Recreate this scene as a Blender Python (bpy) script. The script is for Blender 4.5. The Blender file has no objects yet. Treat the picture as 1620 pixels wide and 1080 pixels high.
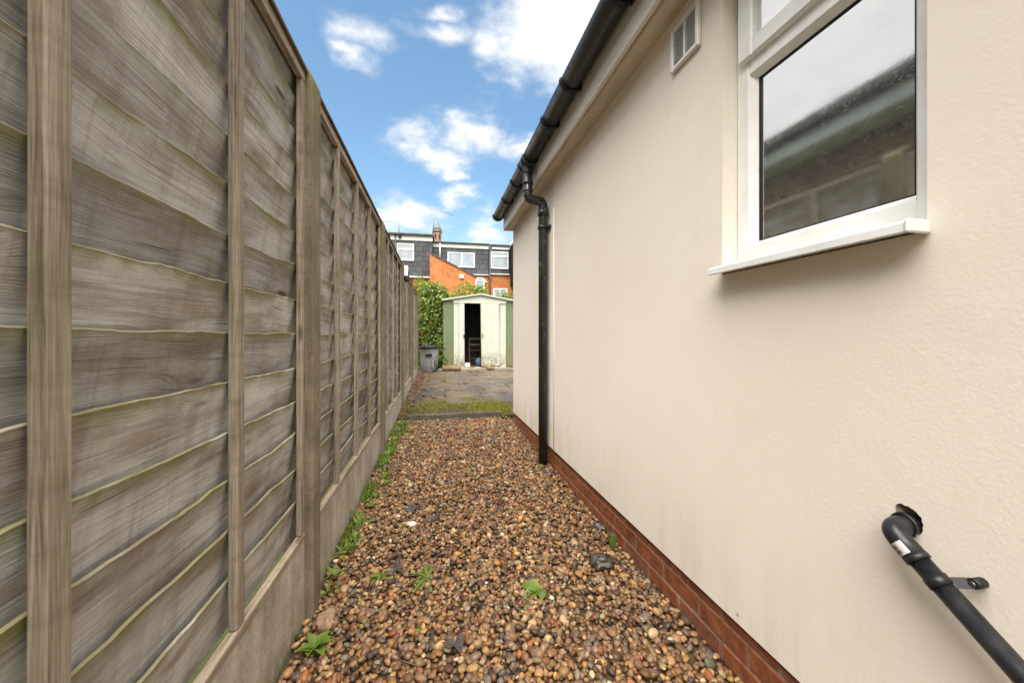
import bpy, bmesh, math, random
import numpy as np
from mathutils import Vector, Matrix, noise, geometry

R = math.radians
sc = bpy.context.scene
col = sc.collection
random.seed(7)
np.random.seed(7)

# ------------------------------------------------------------------ camera
EYE = 1.107
TH = math.atan(116.0 / 600.0)          # camera is turned right of the passage
cam_d = bpy.data.cameras.new('camera')
cam = bpy.data.objects.new('camera', cam_d)
col.objects.link(cam)
cam.location = (0, 0, EYE)
cam.rotation_euler = (R(90), 0, -TH)
cam_d.sensor_width = 36.0
cam_d.lens = 36.0 * 600.0 / 1620.0
cam_d.shift_y = -8.0 / 1620.0
cam_d.clip_start = 0.02
cam_d.clip_end = 2000
cam_d.dof.use_dof = True
cam_d.dof.focus_distance = 2.6
cam_d.dof.aperture_fstop = 8.0
sc.camera = cam


def ray(u, v):
    """world direction seen at photo pixel (u, v), scaled to depth 1"""
    xc = (u - 810) / 600.0
    return Vector((xc * math.cos(TH) + math.sin(TH), -xc * math.sin(TH) + math.cos(TH), (532 - v) / 600.0))


def at(u, v, Y):
    d = ray(u, v)
    k = Y / d.y
    return Vector((d.x * k, Y, EYE + d.z * k))


# ------------------------------------------------------------------ world
SUN_EL, SUN_AZ = R(66), R(-170)         # azimuth from +Y towards +X
world = bpy.data.worlds.new('World')
sc.world = world
world.use_nodes = True
wn, wl = world.node_tree.nodes, world.node_tree.links
wn.clear()


def wnode(t, **kw):
    n = wn.new(t)
    for k, v in kw.items():
        setattr(n, k, v)
    return n


def wset(inp, v):
    if hasattr(v, 'is_output') or isinstance(v, bpy.types.NodeSocket):
        wl.new(v, inp)
    else:
        inp.default_value = v


def wmath(op, a, b=0.0, c=None, clamp=False):
    n = wnode('ShaderNodeMath', operation=op, use_clamp=clamp)
    wset(n.inputs[0], a)
    wset(n.inputs[1], b)
    if c is not None:
        wset(n.inputs[2], c)
    return n.outputs[0]


def wvec(op, a, b=None, scale=None):
    n = wnode('ShaderNodeVectorMath', operation=op)
    wset(n.inputs[0], a)
    if b is not None:
        wset(n.inputs[1], b)
    if scale is not None:
        wset(n.inputs['Scale'], scale)
    return n.outputs['Value'] if op in ('LENGTH', 'DISTANCE', 'DOT_PRODUCT') else n.outputs[0]


def wnoise(vec, scale, detail, rough):
    n = wnode('ShaderNodeTexNoise')
    wset(n.inputs['Vector'], vec)
    n.inputs['Scale'].default_value = scale
    n.inputs['Detail'].default_value = detail
    n.inputs['Roughness'].default_value = rough
    return n


def wsmooth(x, lo, hi):
    n = wnode('ShaderNodeMapRange', interpolation_type='SMOOTHSTEP')
    wset(n.inputs[0], x)
    n.inputs[1].default_value = lo
    n.inputs[2].default_value = hi
    return n.outputs[0]


sky = wnode('ShaderNodeTexSky', sky_type='NISHITA')
sky.sun_disc = False
sky.sun_elevation = SUN_EL
sky.sun_rotation = SUN_AZ
sky.air_density = 1.0
sky.dust_density = 0.6
sky.ozone_density = 2.0
tc = wnode('ShaderNodeTexCoord')
sep = wnode('ShaderNodeSeparateXYZ')
wl.new(tc.outputs['Generated'], sep.inputs[0])
KZ = 0.25
den = wmath('ADD', wmath('MAXIMUM', sep.outputs[2], 0.0), KZ)
comb = wnode('ShaderNodeCombineXYZ')
wl.new(wmath('DIVIDE', sep.outputs[0], den), comb.inputs[0])
wl.new(wmath('DIVIDE', sep.outputs[1], den), comb.inputs[1])
P = comb.outputs[0]


def pdir(u, v):
    d = ray(u, v).normalized()
    return Vector((d.x / (d.z + KZ), d.y / (d.z + KZ), 0))


n_w = wnoise(P, 3.0, 4, 0.62)
warp = wvec('SCALE', wvec('SUBTRACT', n_w.outputs['Color'], (0.5, 0.5, 0.5)), scale=0.36)
PW = wvec('ADD', P, warp)
clouds = [(572, 72, 52, 46, .8), (556, 112, 36, 34, .7), (705, 62, 80, 36, .85), (800, 78, 70, 44, .9),
          (880, 66, 120, 120, 1.5), (950, 10, 130, 110, 1.6), (845, 30, 70, 70, 1.2), (690, 232, 78, 46, .85), (752, 200, 60, 42, .95),
          (806, 226, 46, 30, .9), (705, 273, 26, 16, .8), (724, 312, 32, 28, .8), (640, 345, 62, 46, 1.0),
          (782, 366, 60, 38, .9), (700, 12, 60, 22, .6), (560, 385, 90, 40, 1.0), (850, 330, 50, 40, .7)]
dens = None
for (u, v, du, dv, amp) in clouds:
    c = pdir(u, v)
    rx = (pdir(u + du, v) - c).length
    ry = (pdir(u, v - dv) - c).length
    d = wvec('LENGTH', wvec('MULTIPLY', wvec('SUBTRACT', PW, tuple(c)), (1 / rx, 1 / ry, 0)))
    b = wmath('MULTIPLY', wmath('SUBTRACT', 1.25, d), amp)
    dens = b if dens is None else wmath('MAXIMUM', dens, b)
fine = wnoise(P, 5.5, 6, 0.64).outputs[0]
near = wmath('ADD', dens, wmath('MULTIPLY', wmath('SUBTRACT', fine, 0.5), 1.9))
m1 = wsmooth(near, 0.0, 1.25)
# broken cloud over the rest of the sky
far_n = wnoise(wvec('ADD', P, (7.3, -3.1, 0.0)), 0.85, 4, 0.58).outputs[0]
m2 = wsmooth(far_n, 0.28, 0.50)
back = wsmooth(wvec('DISTANCE', P, (0.25, 1.4, 0)), 0.8, 1.2)     # the blue gap ahead
m2 = wmath('MULTIPLY', m2, back)
mask = wmath('MAXIMUM', m1, m2)
mask = wmath('MULTIPLY', mask, wsmooth(sep.outputs[2], -0.02, 0.03))
CL = 6.6
cr = wnode('ShaderNodeValToRGB')
cr.color_ramp.elements[0].position = 0.3
cr.color_ramp.elements[0].color = (0.62, 0.66, 0.72, 1)
cr.color_ramp.elements[1].position = 0.62
cr.color_ramp.elements[1].color = (1.0, 0.985, 0.96, 1)
wl.new(wmath('ADD', wmath('MULTIPLY', fine, 0.6), wmath('MULTIPLY', mask, 0.25)), cr.inputs[0])
csc = wvec('SCALE', cr.outputs[0], scale=CL)
# a deep, well saturated blue as in the photograph
tint = wvec('MULTIPLY', sky.outputs[0], (1.14, 1.30, 1.20))
mx = wnode('ShaderNodeMix', data_type='RGBA')
wl.new(mask, mx.inputs[0])
wl.new(tint, mx.inputs[6])
wl.new(csc, mx.inputs[7])
bg = wnode('ShaderNodeBackground')
bg.inputs[1].default_value = 0.08
world.cycles.sampling_method = 'MANUAL'
world.cycles.sample_map_resolution = 512
wl.new(mx.outputs[2], bg.inputs[0])
wo = wnode('ShaderNodeOutputWorld')
wl.new(bg.outputs[0], wo.inputs[0])

# ------------------------------------------------------------------ sun and exposure
sun_d = bpy.data.lights.new('sun', 'SUN')
sun_d.energy = 5.0
sun_d.angle = R(70)
sun_d.color = (1.0, 0.952, 0.888)
sun = bpy.data.objects.new('sun', sun_d)
col.objects.link(sun)
sdir = Vector((math.sin(SUN_AZ) * math.cos(SUN_EL), math.cos(SUN_AZ) * math.cos(SUN_EL), math.sin(SUN_EL)))
sun.rotation_euler = sdir.to_track_quat('Z', 'Y').to_euler()
sun.location = (0, 0, 30)
sc.view_settings.view_transform = 'Standard'
sc.view_settings.look = 'None'
sc.view_settings.gamma = 1.0
sc.view_settings.use_curve_mapping = False
sc.view_settings.exposure = 1.36
sc.cycles.max_bounces = 6
sc.cycles.diffuse_bounces = 4
sc.cycles.glossy_bounces = 3
sc.cycles.transmission_bounces = 2


# ------------------------------------------------------------------ material helpers
class Mat:
    def __init__(self, name, rough=0.6, spec=0.4):
        self.m = bpy.data.materials.new(name)
        self.m.use_nodes = True
        self.n, self.l = self.m.node_tree.nodes, self.m.node_tree.links
        self.b = self.n['Principled BSDF']
        self.b.inputs['Roughness'].default_value = rough
        self.b.inputs['Specular IOR Level'].default_value = spec
        self._tc = None

    def node(self, t, **kw):
        n = self.n.new(t)
        for k, v in kw.items():
            setattr(n, k, v)
        return n

    def put(self, inp, v):
        if isinstance(v, bpy.types.NodeSocket):
            self.l.new(v, inp)
        elif isinstance(v, (tuple, list)) and len(v) == 3 and inp.type == 'RGBA':
            inp.default_value = (*v, 1)
        else:
            inp.default_value = v

    def obj(self):
        if not self._tc:
            self._tc = self.node('ShaderNodeTexCoord')
        return self._tc.outputs['Object']

    def rnd(self):
        return self.node('ShaderNodeObjectInfo').outputs['Random']

    def island(self):
        return self.node('ShaderNodeNewGeometry').outputs['Random Per Island']

    def attr(self, name):
        n = self.node('ShaderNodeAttribute')
        n.attribute_name = name
        return n.outputs['Color']

    def vadd(self, a, b):
        n = self.node('ShaderNodeVectorMath', operation='ADD')
        self.put(n.inputs[0], a)
        self.put(n.inputs[1], b)
        return n.outputs[0]

    def vmul(self, a, b):
        n = self.node('ShaderNodeVectorMath', operation='MULTIPLY')
        self.put(n.inputs[0], a)
        self.put(n.inputs[1], b)
        return n.outputs[0]

    def shifted(self, scale=(1, 1, 1), k=37.0):
        """object coordinates, scaled, moved by a random offset per object"""
        r = self.math('MULTIPLY', self.rnd(), k)
        c = self.node('ShaderNodeCombineXYZ')
        for i in range(3):
            self.l.new(r, c.inputs[i])
        return self.vmul(self.vadd(self.obj(), c.outputs[0]), scale)

    def noise(self, vec, scale=5, detail=4, rough=0.55, dist=0.0):
        n = self.node('ShaderNodeTexNoise')
        self.put(n.inputs['Vector'], vec)
        n.inputs['Scale'].default_value = scale
        n.inputs['Detail'].default_value = detail
        n.inputs['Roughness'].default_value = rough
        n.inputs['Distortion'].default_value = dist
        return n.outputs[0]

    def voro(self, vec, scale=5, feature='F1'):
        n = self.node('ShaderNodeTexVoronoi', feature=feature)
        self.put(n.inputs['Vector'], vec)
        n.inputs['Scale'].default_value = scale
        return n

    def math(self, op, a, b=0.0, clamp=False):
        n = self.node('ShaderNodeMath', operation=op, use_clamp=clamp)
        self.put(n.inputs[0], a)
        self.put(n.inputs[1], b)
        return n.outputs[0]

    def smooth(self, x, lo, hi, a=0.0, b=1.0):
        n = self.node('ShaderNodeMapRange', interpolation_type='SMOOTHSTEP')
        self.put(n.inputs[0], x)
        n.inputs[1].default_value = lo
        n.inputs[2].default_value = hi
        n.inputs[3].default_value = a
        n.inputs[4].default_value = b
        return n.outputs[0]

    def ramp(self, fac, stops):
        n = self.node('ShaderNodeValToRGB')
        e = n.color_ramp.elements
        while len(e) < len(stops):
            e.new(0.5)
        for el, (p, c) in zip(e, stops):
            el.position = p
            el.color = (*c, 1)
        self.put(n.inputs[0], fac)
        return n.outputs[0]

    def mix(self, fac, a, b, blend='MIX'):
        n = self.node('ShaderNodeMix', data_type='RGBA', blend_type=blend)
        self.put(n.inputs[0], fac)
        self.put(n.inputs[6], a)
        self.put(n.inputs[7], b)
        return n.outputs[2]

    def sep(self, vec):
        n = self.node('ShaderNodeSeparateXYZ')
        self.put(n.inputs[0], vec)
        return n.outputs

    def bump(self, h, strength=0.4, dist=0.002, prev=None):
        n = self.node('ShaderNodeBump')
        n.inputs['Strength'].default_value = strength
        n.inputs['Distance'].default_value = dist
        self.put(n.inputs['Height'], h)
        if prev is not None:
            self.l.new(prev, n.inputs['Normal'])
        return n.outputs[0]

    def done(self, color=None, rough=None, normal=None):
        if color is not None:
            self.put(self.b.inputs['Base Color'], color)
        if rough is not None:
            self.put(self.b.inputs['Roughness'], rough)
        if normal is not None:
            self.l.new(normal, self.b.inputs['Normal'])
        return self.m


def wood(name, along, pale, mid, dark, algae=0.5, edge=None, gs=1.0):
    """weathered softwood; along = axis index of the grain; edge = (axis, lo, hi) band where algae grows"""
    M = Mat(name, 0.8, 0.25)
    s = [34 * gs] * 3
    s[along] = 1.9
    base = M.shifted()
    g = M.noise(M.vmul(base, tuple(s)), 1.0, 5, 0.66, 0.9)
    s2 = [190 * gs] * 3
    s2[along] = 9.0
    fibre = M.noise(M.vmul(base, tuple(s2)), 1.0, 3, 0.6)
    blotch = M.noise(base, 3.2, 4, 0.6)
    s3 = [1.2] * 3
    s3[along] = 34
    streak = M.noise(M.vmul(base, tuple(s3)), 1.0, 3, 0.6)
    f = M.math('ADD', M.math('MULTIPLY', g, 0.62), M.math('MULTIPLY', fibre, 0.30))
    f = M.math('ADD', f, M.math('MULTIPLY', blotch, 0.22))
    c = M.ramp(f, [(0.42, dark), (0.53, mid), (0.67, pale)])
    c = M.mix(M.smooth(streak, 0.45, 0.75, 0.0, 0.30), c, (dark[0] * 1.15, dark[1] * 1.1, dark[2] * 1.05))
    # knots
    s4 = [9.0] * 3
    s4[along] = 2.6
    kv = M.voro(M.vmul(base, tuple(s4)), 1.0)
    kd = kv.outputs['Distance']
    kn = M.smooth(kd, 0.03, 0.14, 1.0, 0.0)
    c = M.mix(M.math('MULTIPLY', M.math('MULTIPLY', kn, M.smooth(M.voro(M.vmul(base, tuple(s4)), 1.0).outputs['Color'], 0.45, 0.6)), 0.7), c, (dark[0] * .55, dark[1] * .5, dark[2] * .45))
    # tint per piece
    tone = M.math('ADD', M.math('MULTIPLY', M.rnd(), 0.34), 0.83)
    tc_ = M.node('ShaderNodeCombineColor')
    for i in range(3):
        M.l.new(tone, tc_.inputs[i])
    c = M.mix(1.0, c, tc_.outputs[0], 'MULTIPLY')
    al = M.noise(base, 5.0, 5, 0.65)
    af = M.smooth(al, 0.5, 0.72, 0.0, algae)
    if edge:
        z = M.sep(M.obj())[edge[0]]
        band = M.smooth(z, edge[1], edge[2])
        af = M.math('ADD', M.math('MULTIPLY', af, 0.35), M.math('MULTIPLY', M.math('MULTIPLY', band, M.smooth(al, 0.38, 0.6)), 0.8), clamp=True)
    c = M.mix(af, c, (0.155, 0.150, 0.045))
    if edge:
        rim = M.sep(M.attr('rim'))[0]
        c = M.mix(M.math('MULTIPLY', rim, M.smooth(M.noise(base, 7, 4, 0.6), 0.35, 0.65, 0.1, 0.85)), c, (0.42, 0.37, 0.24))
    h = M.math('ADD', M.math('MULTIPLY', g, 0.6), M.math('MULTIPLY', fibre, 0.6))
    nb = M.bump(h, 0.45, 0.003)
    return M.done(c, 0.85, nb)


# weathered lap boards: grey face, brown damp patches, fine dark grain lines, knots, algae on the waney edge
M = Mat('weathered_lap_board', 0.85, 0.2)
base = M.shifted()
wob = M.noise(M.vmul(base, (1, 1.6, 5)), 1.0, 2, 0.5)
kv = M.voro(M.vmul(base, (9, 2.1, 9)), 1.0)
kd = kv.outputs['Distance']
kpick = M.smooth(M.sep(kv.outputs['Color'])[0], 0.30, 0.35)
swirl = M.math('MULTIPLY', M.smooth(kd, 0.0, 0.38, 1.0, 0.0), kpick)
cz_ = M.node('ShaderNodeCombineXYZ')
M.l.new(M.math('ADD', M.math('MULTIPLY', wob, 0.05), M.math('MULTIPLY', swirl, 0.030)), cz_.inputs[2])
bent = M.vadd(base, cz_.outputs[0])
g1 = M.noise(M.vmul(bent, (40, 2.5, 110)), 1.0, 4, 0.6)
g2 = M.noise(M.vmul(bent, (60, 9, 420)), 1.0, 3, 0.65)
patch = M.noise(M.vmul(base, (4, 3.0, 9)), 1.0, 5, 0.6)
c = M.ramp(patch, [(0.26, (0.185, 0.140, 0.098)), (0.40, (0.30, 0.262, 0.218)), (0.54, (0.46, 0.438, 0.40)), (0.70, (0.58, 0.56, 0.525))])
c = M.mix(M.smooth(g1, 0.46, 0.68, 0.0, 0.36), c, (0.115, 0.085, 0.060))
c = M.mix(M.smooth(g2, 0.56, 0.72, 0.0, 0.42), c, (0.075, 0.056, 0.042))
c = M.mix(M.smooth(g2, 0.44, 0.30, 0.0, 0.16), c, (0.60, 0.57, 0.52))
saw = M.noise(M.vmul(base, (1, 90, 2.5)), 1.0, 3, 0.6)
c = M.mix(M.smooth(saw, 0.50, 0.75, 0, 0.20), c, (0.10, 0.08, 0.065))
run = M.noise(M.vmul(base, (1, 11, 1.2)), 1.0, 3, 0.6)
c = M.mix(M.smooth(run, 0.5, 0.72, 0, 0.40), c, (0.16, 0.125, 0.090))
kn = M.math('MULTIPLY', M.smooth(kd, 0.05, 0.12, 1.0, 0.0), kpick)
c = M.mix(M.math('MULTIPLY', kn, 0.85), c, (0.085, 0.052, 0.030))
split = M.noise(M.vmul(bent, (30, 1.6, 150)), 1.0, 2, 0.4)
c = M.mix(M.smooth(split, 0.735, 0.76, 0, 0.9), c, (0.02, 0.016, 0.012))
tone = M.math('ADD', M.math('MULTIPLY', M.rnd(), 0.46), 0.64)
tcol = M.node('ShaderNodeCombineColor')
for i in range(3):
    M.l.new(tone, tcol.inputs[i])
c = M.mix(1.0, c, tcol.outputs[0], 'MULTIPLY')
al = M.noise(base, 5.0, 5, 0.65)
zz = M.sep(M.obj())[2]
band = M.smooth(zz, 0.112, 0.165)
af = M.math('ADD', M.smooth(al, 0.56, 0.75, 0, 0.25), M.math('MULTIPLY', M.math('MULTIPLY', band, M.smooth(al, 0.38, 0.58)), 0.9), clamp=True)
c = M.mix(af, c, (0.165, 0.165, 0.045))
rim = M.sep(M.attr('rim'))[0]
c = M.mix(M.math('MULTIPLY', rim, M.smooth(M.noise(base, 9, 4, 0.6), 0.35, 0.62, 0.15, 0.85)), c, (0.215, 0.185, 0.105))
h = M.math('ADD', M.math('MULTIPLY', g1, 0.5), M.math('MULTIPLY', g2, -0.8))
h = M.math('SUBTRACT', h, M.math('MULTIPLY', M.smooth(split, 0.735, 0.76), 1.2))
M_board = M.done(c, 0.85, M.bump(h, 0.5, 0.003))
M_batten = wood('weathered_batten', 2, (0.33, 0.28, 0.215), (0.195, 0.158, 0.112), (0.07, 0.053, 0.036), 0.35, None, 1.6)
M_rail = wood('weathered_rail', 1, (0.40, 0.33, 0.25), (0.25, 0.19, 0.13), (0.10, 0.072, 0.045), 0.35, None, 1.6)
M_cap = wood('dark_capping', 1, (0.16, 0.12, 0.085), (0.09, 0.065, 0.045), (0.04, 0.03, 0.02), 0.2, None, 1.4)
M_sleeper = wood('wet_timber_edging', 0, (0.16, 0.14, 0.12), (0.075, 0.065, 0.055), (0.03, 0.026, 0.022), 0.2)
M_brownwood = wood('brown_furniture_wood', 2, (0.13, 0.08, 0.045), (0.075, 0.045, 0.026), (0.035, 0.02, 0.012), 0.0)


def concrete(name, pale, dark, green, speck=0.5, moss_z=None):
    M = Mat(name, 0.9, 0.25)
    b = M.shifted()
    f = M.math('ADD', M.math('MULTIPLY', M.noise(b, 4, 6, 0.65), 0.6), M.math('MULTIPLY', M.noise(M.vmul(b, (22, 22, 3)), 1, 4, 0.6), 0.4))
    c = M.ramp(f, [(0.36, dark), (0.62, pale)])
    sp = M.voro(b, 110).outputs['Distance']
    c = M.mix(M.smooth(sp, 0.10, 0.34, speck, 0.0), c, (dark[0] * 0.45, dark[1] * 0.45, dark[2] * 0.42))
    sp2 = M.noise(b, 130, 2, 0.5)
    c = M.mix(M.smooth(sp2, 0.6, 0.74, 0, 0.5), c, (pale[0] * 1.3, pale[1] * 1.28, pale[2] * 1.2))
    gf = M.smooth(M.noise(b, 3.0, 5, 0.7), 0.45, 0.7, 0, green)
    if moss_z:
        z = M.sep(M.obj())[2]
        gf = M.math('MAXIMUM', gf, M.math('MULTIPLY', M.smooth(z, moss_z[0], moss_z[1]), M.smooth(M.noise(b, 14, 5, 0.65), 0.36, 0.6, 0.15, 0.8)))
    c = M.mix(gf, c, (0.12, 0.115, 0.045))
    h = M.math('ADD', M.math('MULTIPLY', M.noise(b, 90, 4, 0.6), 0.7), M.math('MULTIPLY', sp, -0.5))
    return M.done(c, 0.92, M.bump(h, 0.5, 0.003))


M_post = concrete('weathered_concrete_post', (0.225, 0.185, 0.13), (0.085, 0.068, 0.046), 0.4, 0.7, (1.5, 2.15))
M_gravelboard = concrete('concrete_gravel_board', (0.45, 0.395, 0.325), (0.23, 0.195, 0.152), 0.35, 0.6, (0.14, 0.0))
M_conc = concrete('plain_concrete', (0.26, 0.23, 0.19), (0.13, 0.11, 0.09), 0.3, 0.3)

# cream masonry paint on rough render
M = Mat('cream_render', 0.85, 0.3)
b = M.obj()
big = M.noise(b, 0.9, 5, 0.6)
c = M.ramp(big, [(0.3, (0.73, 0.662, 0.565)), (0.7, (0.79, 0.732, 0.645))])
z = M.sep(b)[2]
st = M.noise(M.vmul(b, (9, 9, 1.6)), 1, 5, 0.65)
c = M.mix(M.math('MULTIPLY', M.smooth(z, 0.62, 0.18), M.smooth(st, 0.40, 0.68, 0, 0.28)), c, (0.46, 0.39, 0.25))
c = M.mix(M.smooth(M.noise(b, 2.3, 6, 0.7), 0.55, 0.8, 0, 0.22), c, (0.50, 0.44, 0.36))
crk = M.voro(M.vadd(b, M.noise(b, 6, 3, 0.6)), 0.9, 'DISTANCE_TO_EDGE').outputs['Distance']
c = M.mix(M.math('MULTIPLY', M.smooth(crk, 0.0, 0.0035, 1.0, 0.0), M.smooth(M.noise(b, 1.7, 2, 0.5), 0.48, 0.62, 0, 0.2)), c, (0.40, 0.34, 0.27))
spot = M.voro(b, 3.1).outputs['Distance']
c = M.mix(M.smooth(spot, 0.012, 0.02, 0.7, 0.0), c, (0.16, 0.12, 0.08))
h = M.math('ADD', M.noise(b, 120, 4, 0.65), M.math('MULTIPLY', M.noise(b, 14, 4, 0.6), 0.8))
nb = M.bump(h, 0.17, 0.004)
M_render = M.done(c, 0.82, nb)

M = Mat('exposed_backing', 0.95, 0.1)
b = M.obj()
c = M.ramp(M.noise(b, 60, 5, 0.7), [(0.3, (0.10, 0.07, 0.045)), (0.7, (0.34, 0.26, 0.18))])
M_backing = M.done(c, 0.95, M.bump(M.noise(b, 90, 5, 0.7), 0.8, 0.006))

M = Mat('red_plinth_brick', 0.7, 0.3)
b = M.shifted()
c = M.ramp(M.noise(b, 22, 6, 0.65), [(0.3, (0.11, 0.034, 0.015)), (0.55, (0.235, 0.075, 0.03)), (0.8, (0.30, 0.125, 0.065))])
c = M.mix(M.smooth(M.rnd(), 0.55, 1.0, 0, 0.5), c, (0.20, 0.085, 0.06))
c = M.mix(M.smooth(M.noise(b, 9, 5, 0.7), 0.6, 0.78, 0, 0.6), c, (0.33, 0.25, 0.20))
c = M.mix(M.smooth(M.noise(b, 6, 4, 0.6), 0.55, 0.8, 0, 0.6), c, (0.06, 0.03, 0.02))
M_brick = M.done(c, 0.7, M.bump(M.noise(b, 120, 4, 0.6), 0.4, 0.003))

M = Mat('lime_mortar', 0.95, 0.1)
b = M.obj()
c = M.ramp(M.noise(b, 40, 5, 0.7), [(0.3, (0.15, 0.10, 0.065)), (0.7, (0.33, 0.23, 0.155))])
M_mortar = M.done(c, 0.95, M.bump(M.noise(b, 90, 4, 0.6), 0.5, 0.004))

M = Mat('weathered_black_plastic', 0.35, 0.5)
b = M.obj()
f = M.noise(b, 14, 6, 0.7)
c = M.ramp(f, [(0.35, (0.018, 0.018, 0.018)), (0.6, (0.034, 0.033, 0.031)), (0.8, (0.075, 0.068, 0.05))])
c = M.mix(M.smooth(M.noise(M.vmul(b, (26, 12, 26)), 1, 5, 0.7), 0.52, 0.72, 0, 0.55), c, (0.085, 0.075, 0.03))
M_gutter = M.done(c, M.smooth(f, 0.3, 0.7, 0.28, 0.55), M.bump(f, 0.1, 0.004))

M = Mat('scuffed_black_downpipe', 0.35, 0.5)
b = M.obj()
f = M.noise(b, 10, 6, 0.7)
c = M.ramp(f, [(0.35, (0.016, 0.016, 0.017)), (0.7, (0.035, 0.034, 0.033))])
fl = M.noise(M.vmul(b, (55, 55, 9)), 1, 6, 0.72)
xx = M.sep(b)
c = M.mix(M.smooth(fl, 0.60, 0.68, 0, 0.85), c, (0.36, 0.34, 0.31))
M_pipe = M.done(c, M.smooth(f, 0.3, 0.7, 0.25, 0.5), M.bump(fl, 0.15, 0.002))

M = Mat('satin_black_waste_pipe', 0.38, 0.5)
b = M.obj()
f = M.noise(b, 30, 6, 0.7)
c = M.ramp(f, [(0.4, (0.008, 0.008, 0.009)), (0.75, (0.024, 0.023, 0.022))])
M_waste = M.done(c, M.smooth(f, 0.3, 0.7, 0.3, 0.55), M.bump(f, 0.12, 0.002))

M = Mat('white_pvc', 0.35, 0.45)
b = M.obj()
c = M.ramp(M.noise(b, 9, 6, 0.7), [(0.35, (0.71, 0.70, 0.67)), (0.6, (0.80, 0.80, 0.785))])
c = M.mix(M.smooth(M.noise(b, 30, 6, 0.75), 0.6, 0.78, 0, 0.5), c, (0.45, 0.41, 0.34))
M_pvc = M.done(c, 0.35, None)

M = Mat('dirty_white_fascia', 0.45, 0.4)
b = M.obj()
c = M.ramp(M.noise(M.vmul(b, (8, 3, 20)), 1, 6, 0.7), [(0.3, (0.56, 0.50, 0.43)), (0.6, (0.74, 0.71, 0.67))])
M_fascia = M.done(c, 0.45, None)

M = Mat('cream_soffit', 0.6, 0.35)
b = M.obj()
c = M.ramp(M.noise(M.vmul(b, (12, 3, 12)), 1, 6, 0.7), [(0.3, (0.50, 0.41, 0.29)), (0.65, (0.68, 0.60, 0.47))])
M_soffit = M.done(c, 0.6, None)

M = Mat('black_rubber_gasket', 0.5, 0.3)
M_black = M.done((0.012, 0.012, 0.012))
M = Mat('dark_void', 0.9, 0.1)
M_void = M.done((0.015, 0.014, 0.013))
M = Mat('bright_screw_steel', 0.3, 0.5)
M.b.inputs['Metallic'].default_value = 1.0
M_steel = M.done(M.ramp(M.noise(M.obj(), 200, 3, 0.6), [(0.3, (0.30, 0.22, 0.14)), (0.7, (0.62, 0.56, 0.47))]))

# obscured window glass: mirrors the sky and the house across the fence
M = Mat('obscured_window_glass', 0.06, 0.5)
b = M.obj()
wv = M.noise(b, 16, 5, 0.6, 2.5)
M.b.inputs['IOR'].default_value = 8.0
c = M.ramp(wv, [(0.3, (0.028, 0.036, 0.036)), (0.7, (0.075, 0.085, 0.082))])
scr = M.noise(b, 13, 2, 0.4, 7.0)
line = M.smooth(M.math('ABSOLUTE', M.math('SUBTRACT', scr, 0.5)), 0.0, 0.035, 1.0, 0.0)
c = M.mix(M.math('MULTIPLY', line, 0.4), c, (0.26, 0.30, 0.28))
dust = M.noise(b, 220, 3, 0.6)
c = M.mix(M.smooth(dust, 0.6, 0.75, 0, 0.35), c, (0.5, 0.52, 0.5))
M_glass = M.done(c, M.smooth(line, 0, 1, 0.05, 0.09), M.bump(wv, 0.012, 0.003))

M = Mat('far_window_glass', 0.08, 0.5)
M.b.inputs['IOR'].default_value = 2.6
M_farglass = M.done(M.ramp(M.noise(M.obj(), 1.5, 3, 0.5), [(0.3, (0.20, 0.23, 0.25)), (0.7, (0.34, 0.37, 0.39))]))

# pebbles: colour per stone comes with the mesh
M = Mat('wet_river_pebbles', 0.35, 0.38)
b = M.obj()
cc = M.attr('stone')
f = M.noise(b, 130, 4, 0.6)
c = M.mix(1.0, cc, M.ramp(f, [(0.3, (0.68, 0.66, 0.64)), (0.7, (1.22, 1.2, 1.18))]), 'MULTIPLY')
M_pebble = M.done(c, M.smooth(M.noise(b, 45, 2, 0.5), 0.3, 0.7, 0.36, 0.7), M.bump(f, 0.35, 0.0015))

M = Mat('damp_soil', 0.9, 0.2)
b = M.obj()
c = M.ramp(M.noise(b, 14, 8, 0.7), [(0.3, (0.03, 0.021, 0.013)), (0.7, (0.10, 0.07, 0.045))])
M_soil = M.done(c, 0.9, M.bump(M.noise(b, 60, 5, 0.7), 0.7, 0.01))

M = Mat('rough_lawn_ground', 0.95, 0.1)
b = M.obj()
c = M.ramp(M.noise(b, 1.2, 8, 0.7), [(0.3, (0.05, 0.07, 0.02)), (0.7, (0.11, 0.10, 0.05))])
M_ground = M.done(c, 0.95, M.bump(M.noise(b, 20, 5, 0.7), 0.6, 0.03))

# wet stone paving
M = Mat('wet_stone_paving', 0.35, 0.5)
b = M.node('ShaderNodeNewGeometry').outputs['Position']
f = M.noise(b, 2.6, 7, 0.7)
c = M.ramp(f, [(0.3, (0.026, 0.022, 0.018)), (0.55, (0.06, 0.05, 0.04)), (0.75, (0.10, 0.072, 0.046))])
c = M.mix(M.smooth(M.noise(b, 1.3, 6, 0.7), 0.40, 0.58, 0, 0.85), c, (0.105, 0.073, 0.043))
c = M.mix(M.smooth(M.noise(b, 9, 5, 0.7), 0.58, 0.75, 0, 0.6), c, (0.16, 0.15, 0.04))
wet = M.smooth(M.noise(b, 3.0, 4, 0.6), 0.42, 0.62)
M_slab = M.done(c, M.smooth(wet, 0, 1, 0.75, 0.34), M.bump(M.noise(b, 30, 5, 0.65), 0.35, 0.006))


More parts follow.
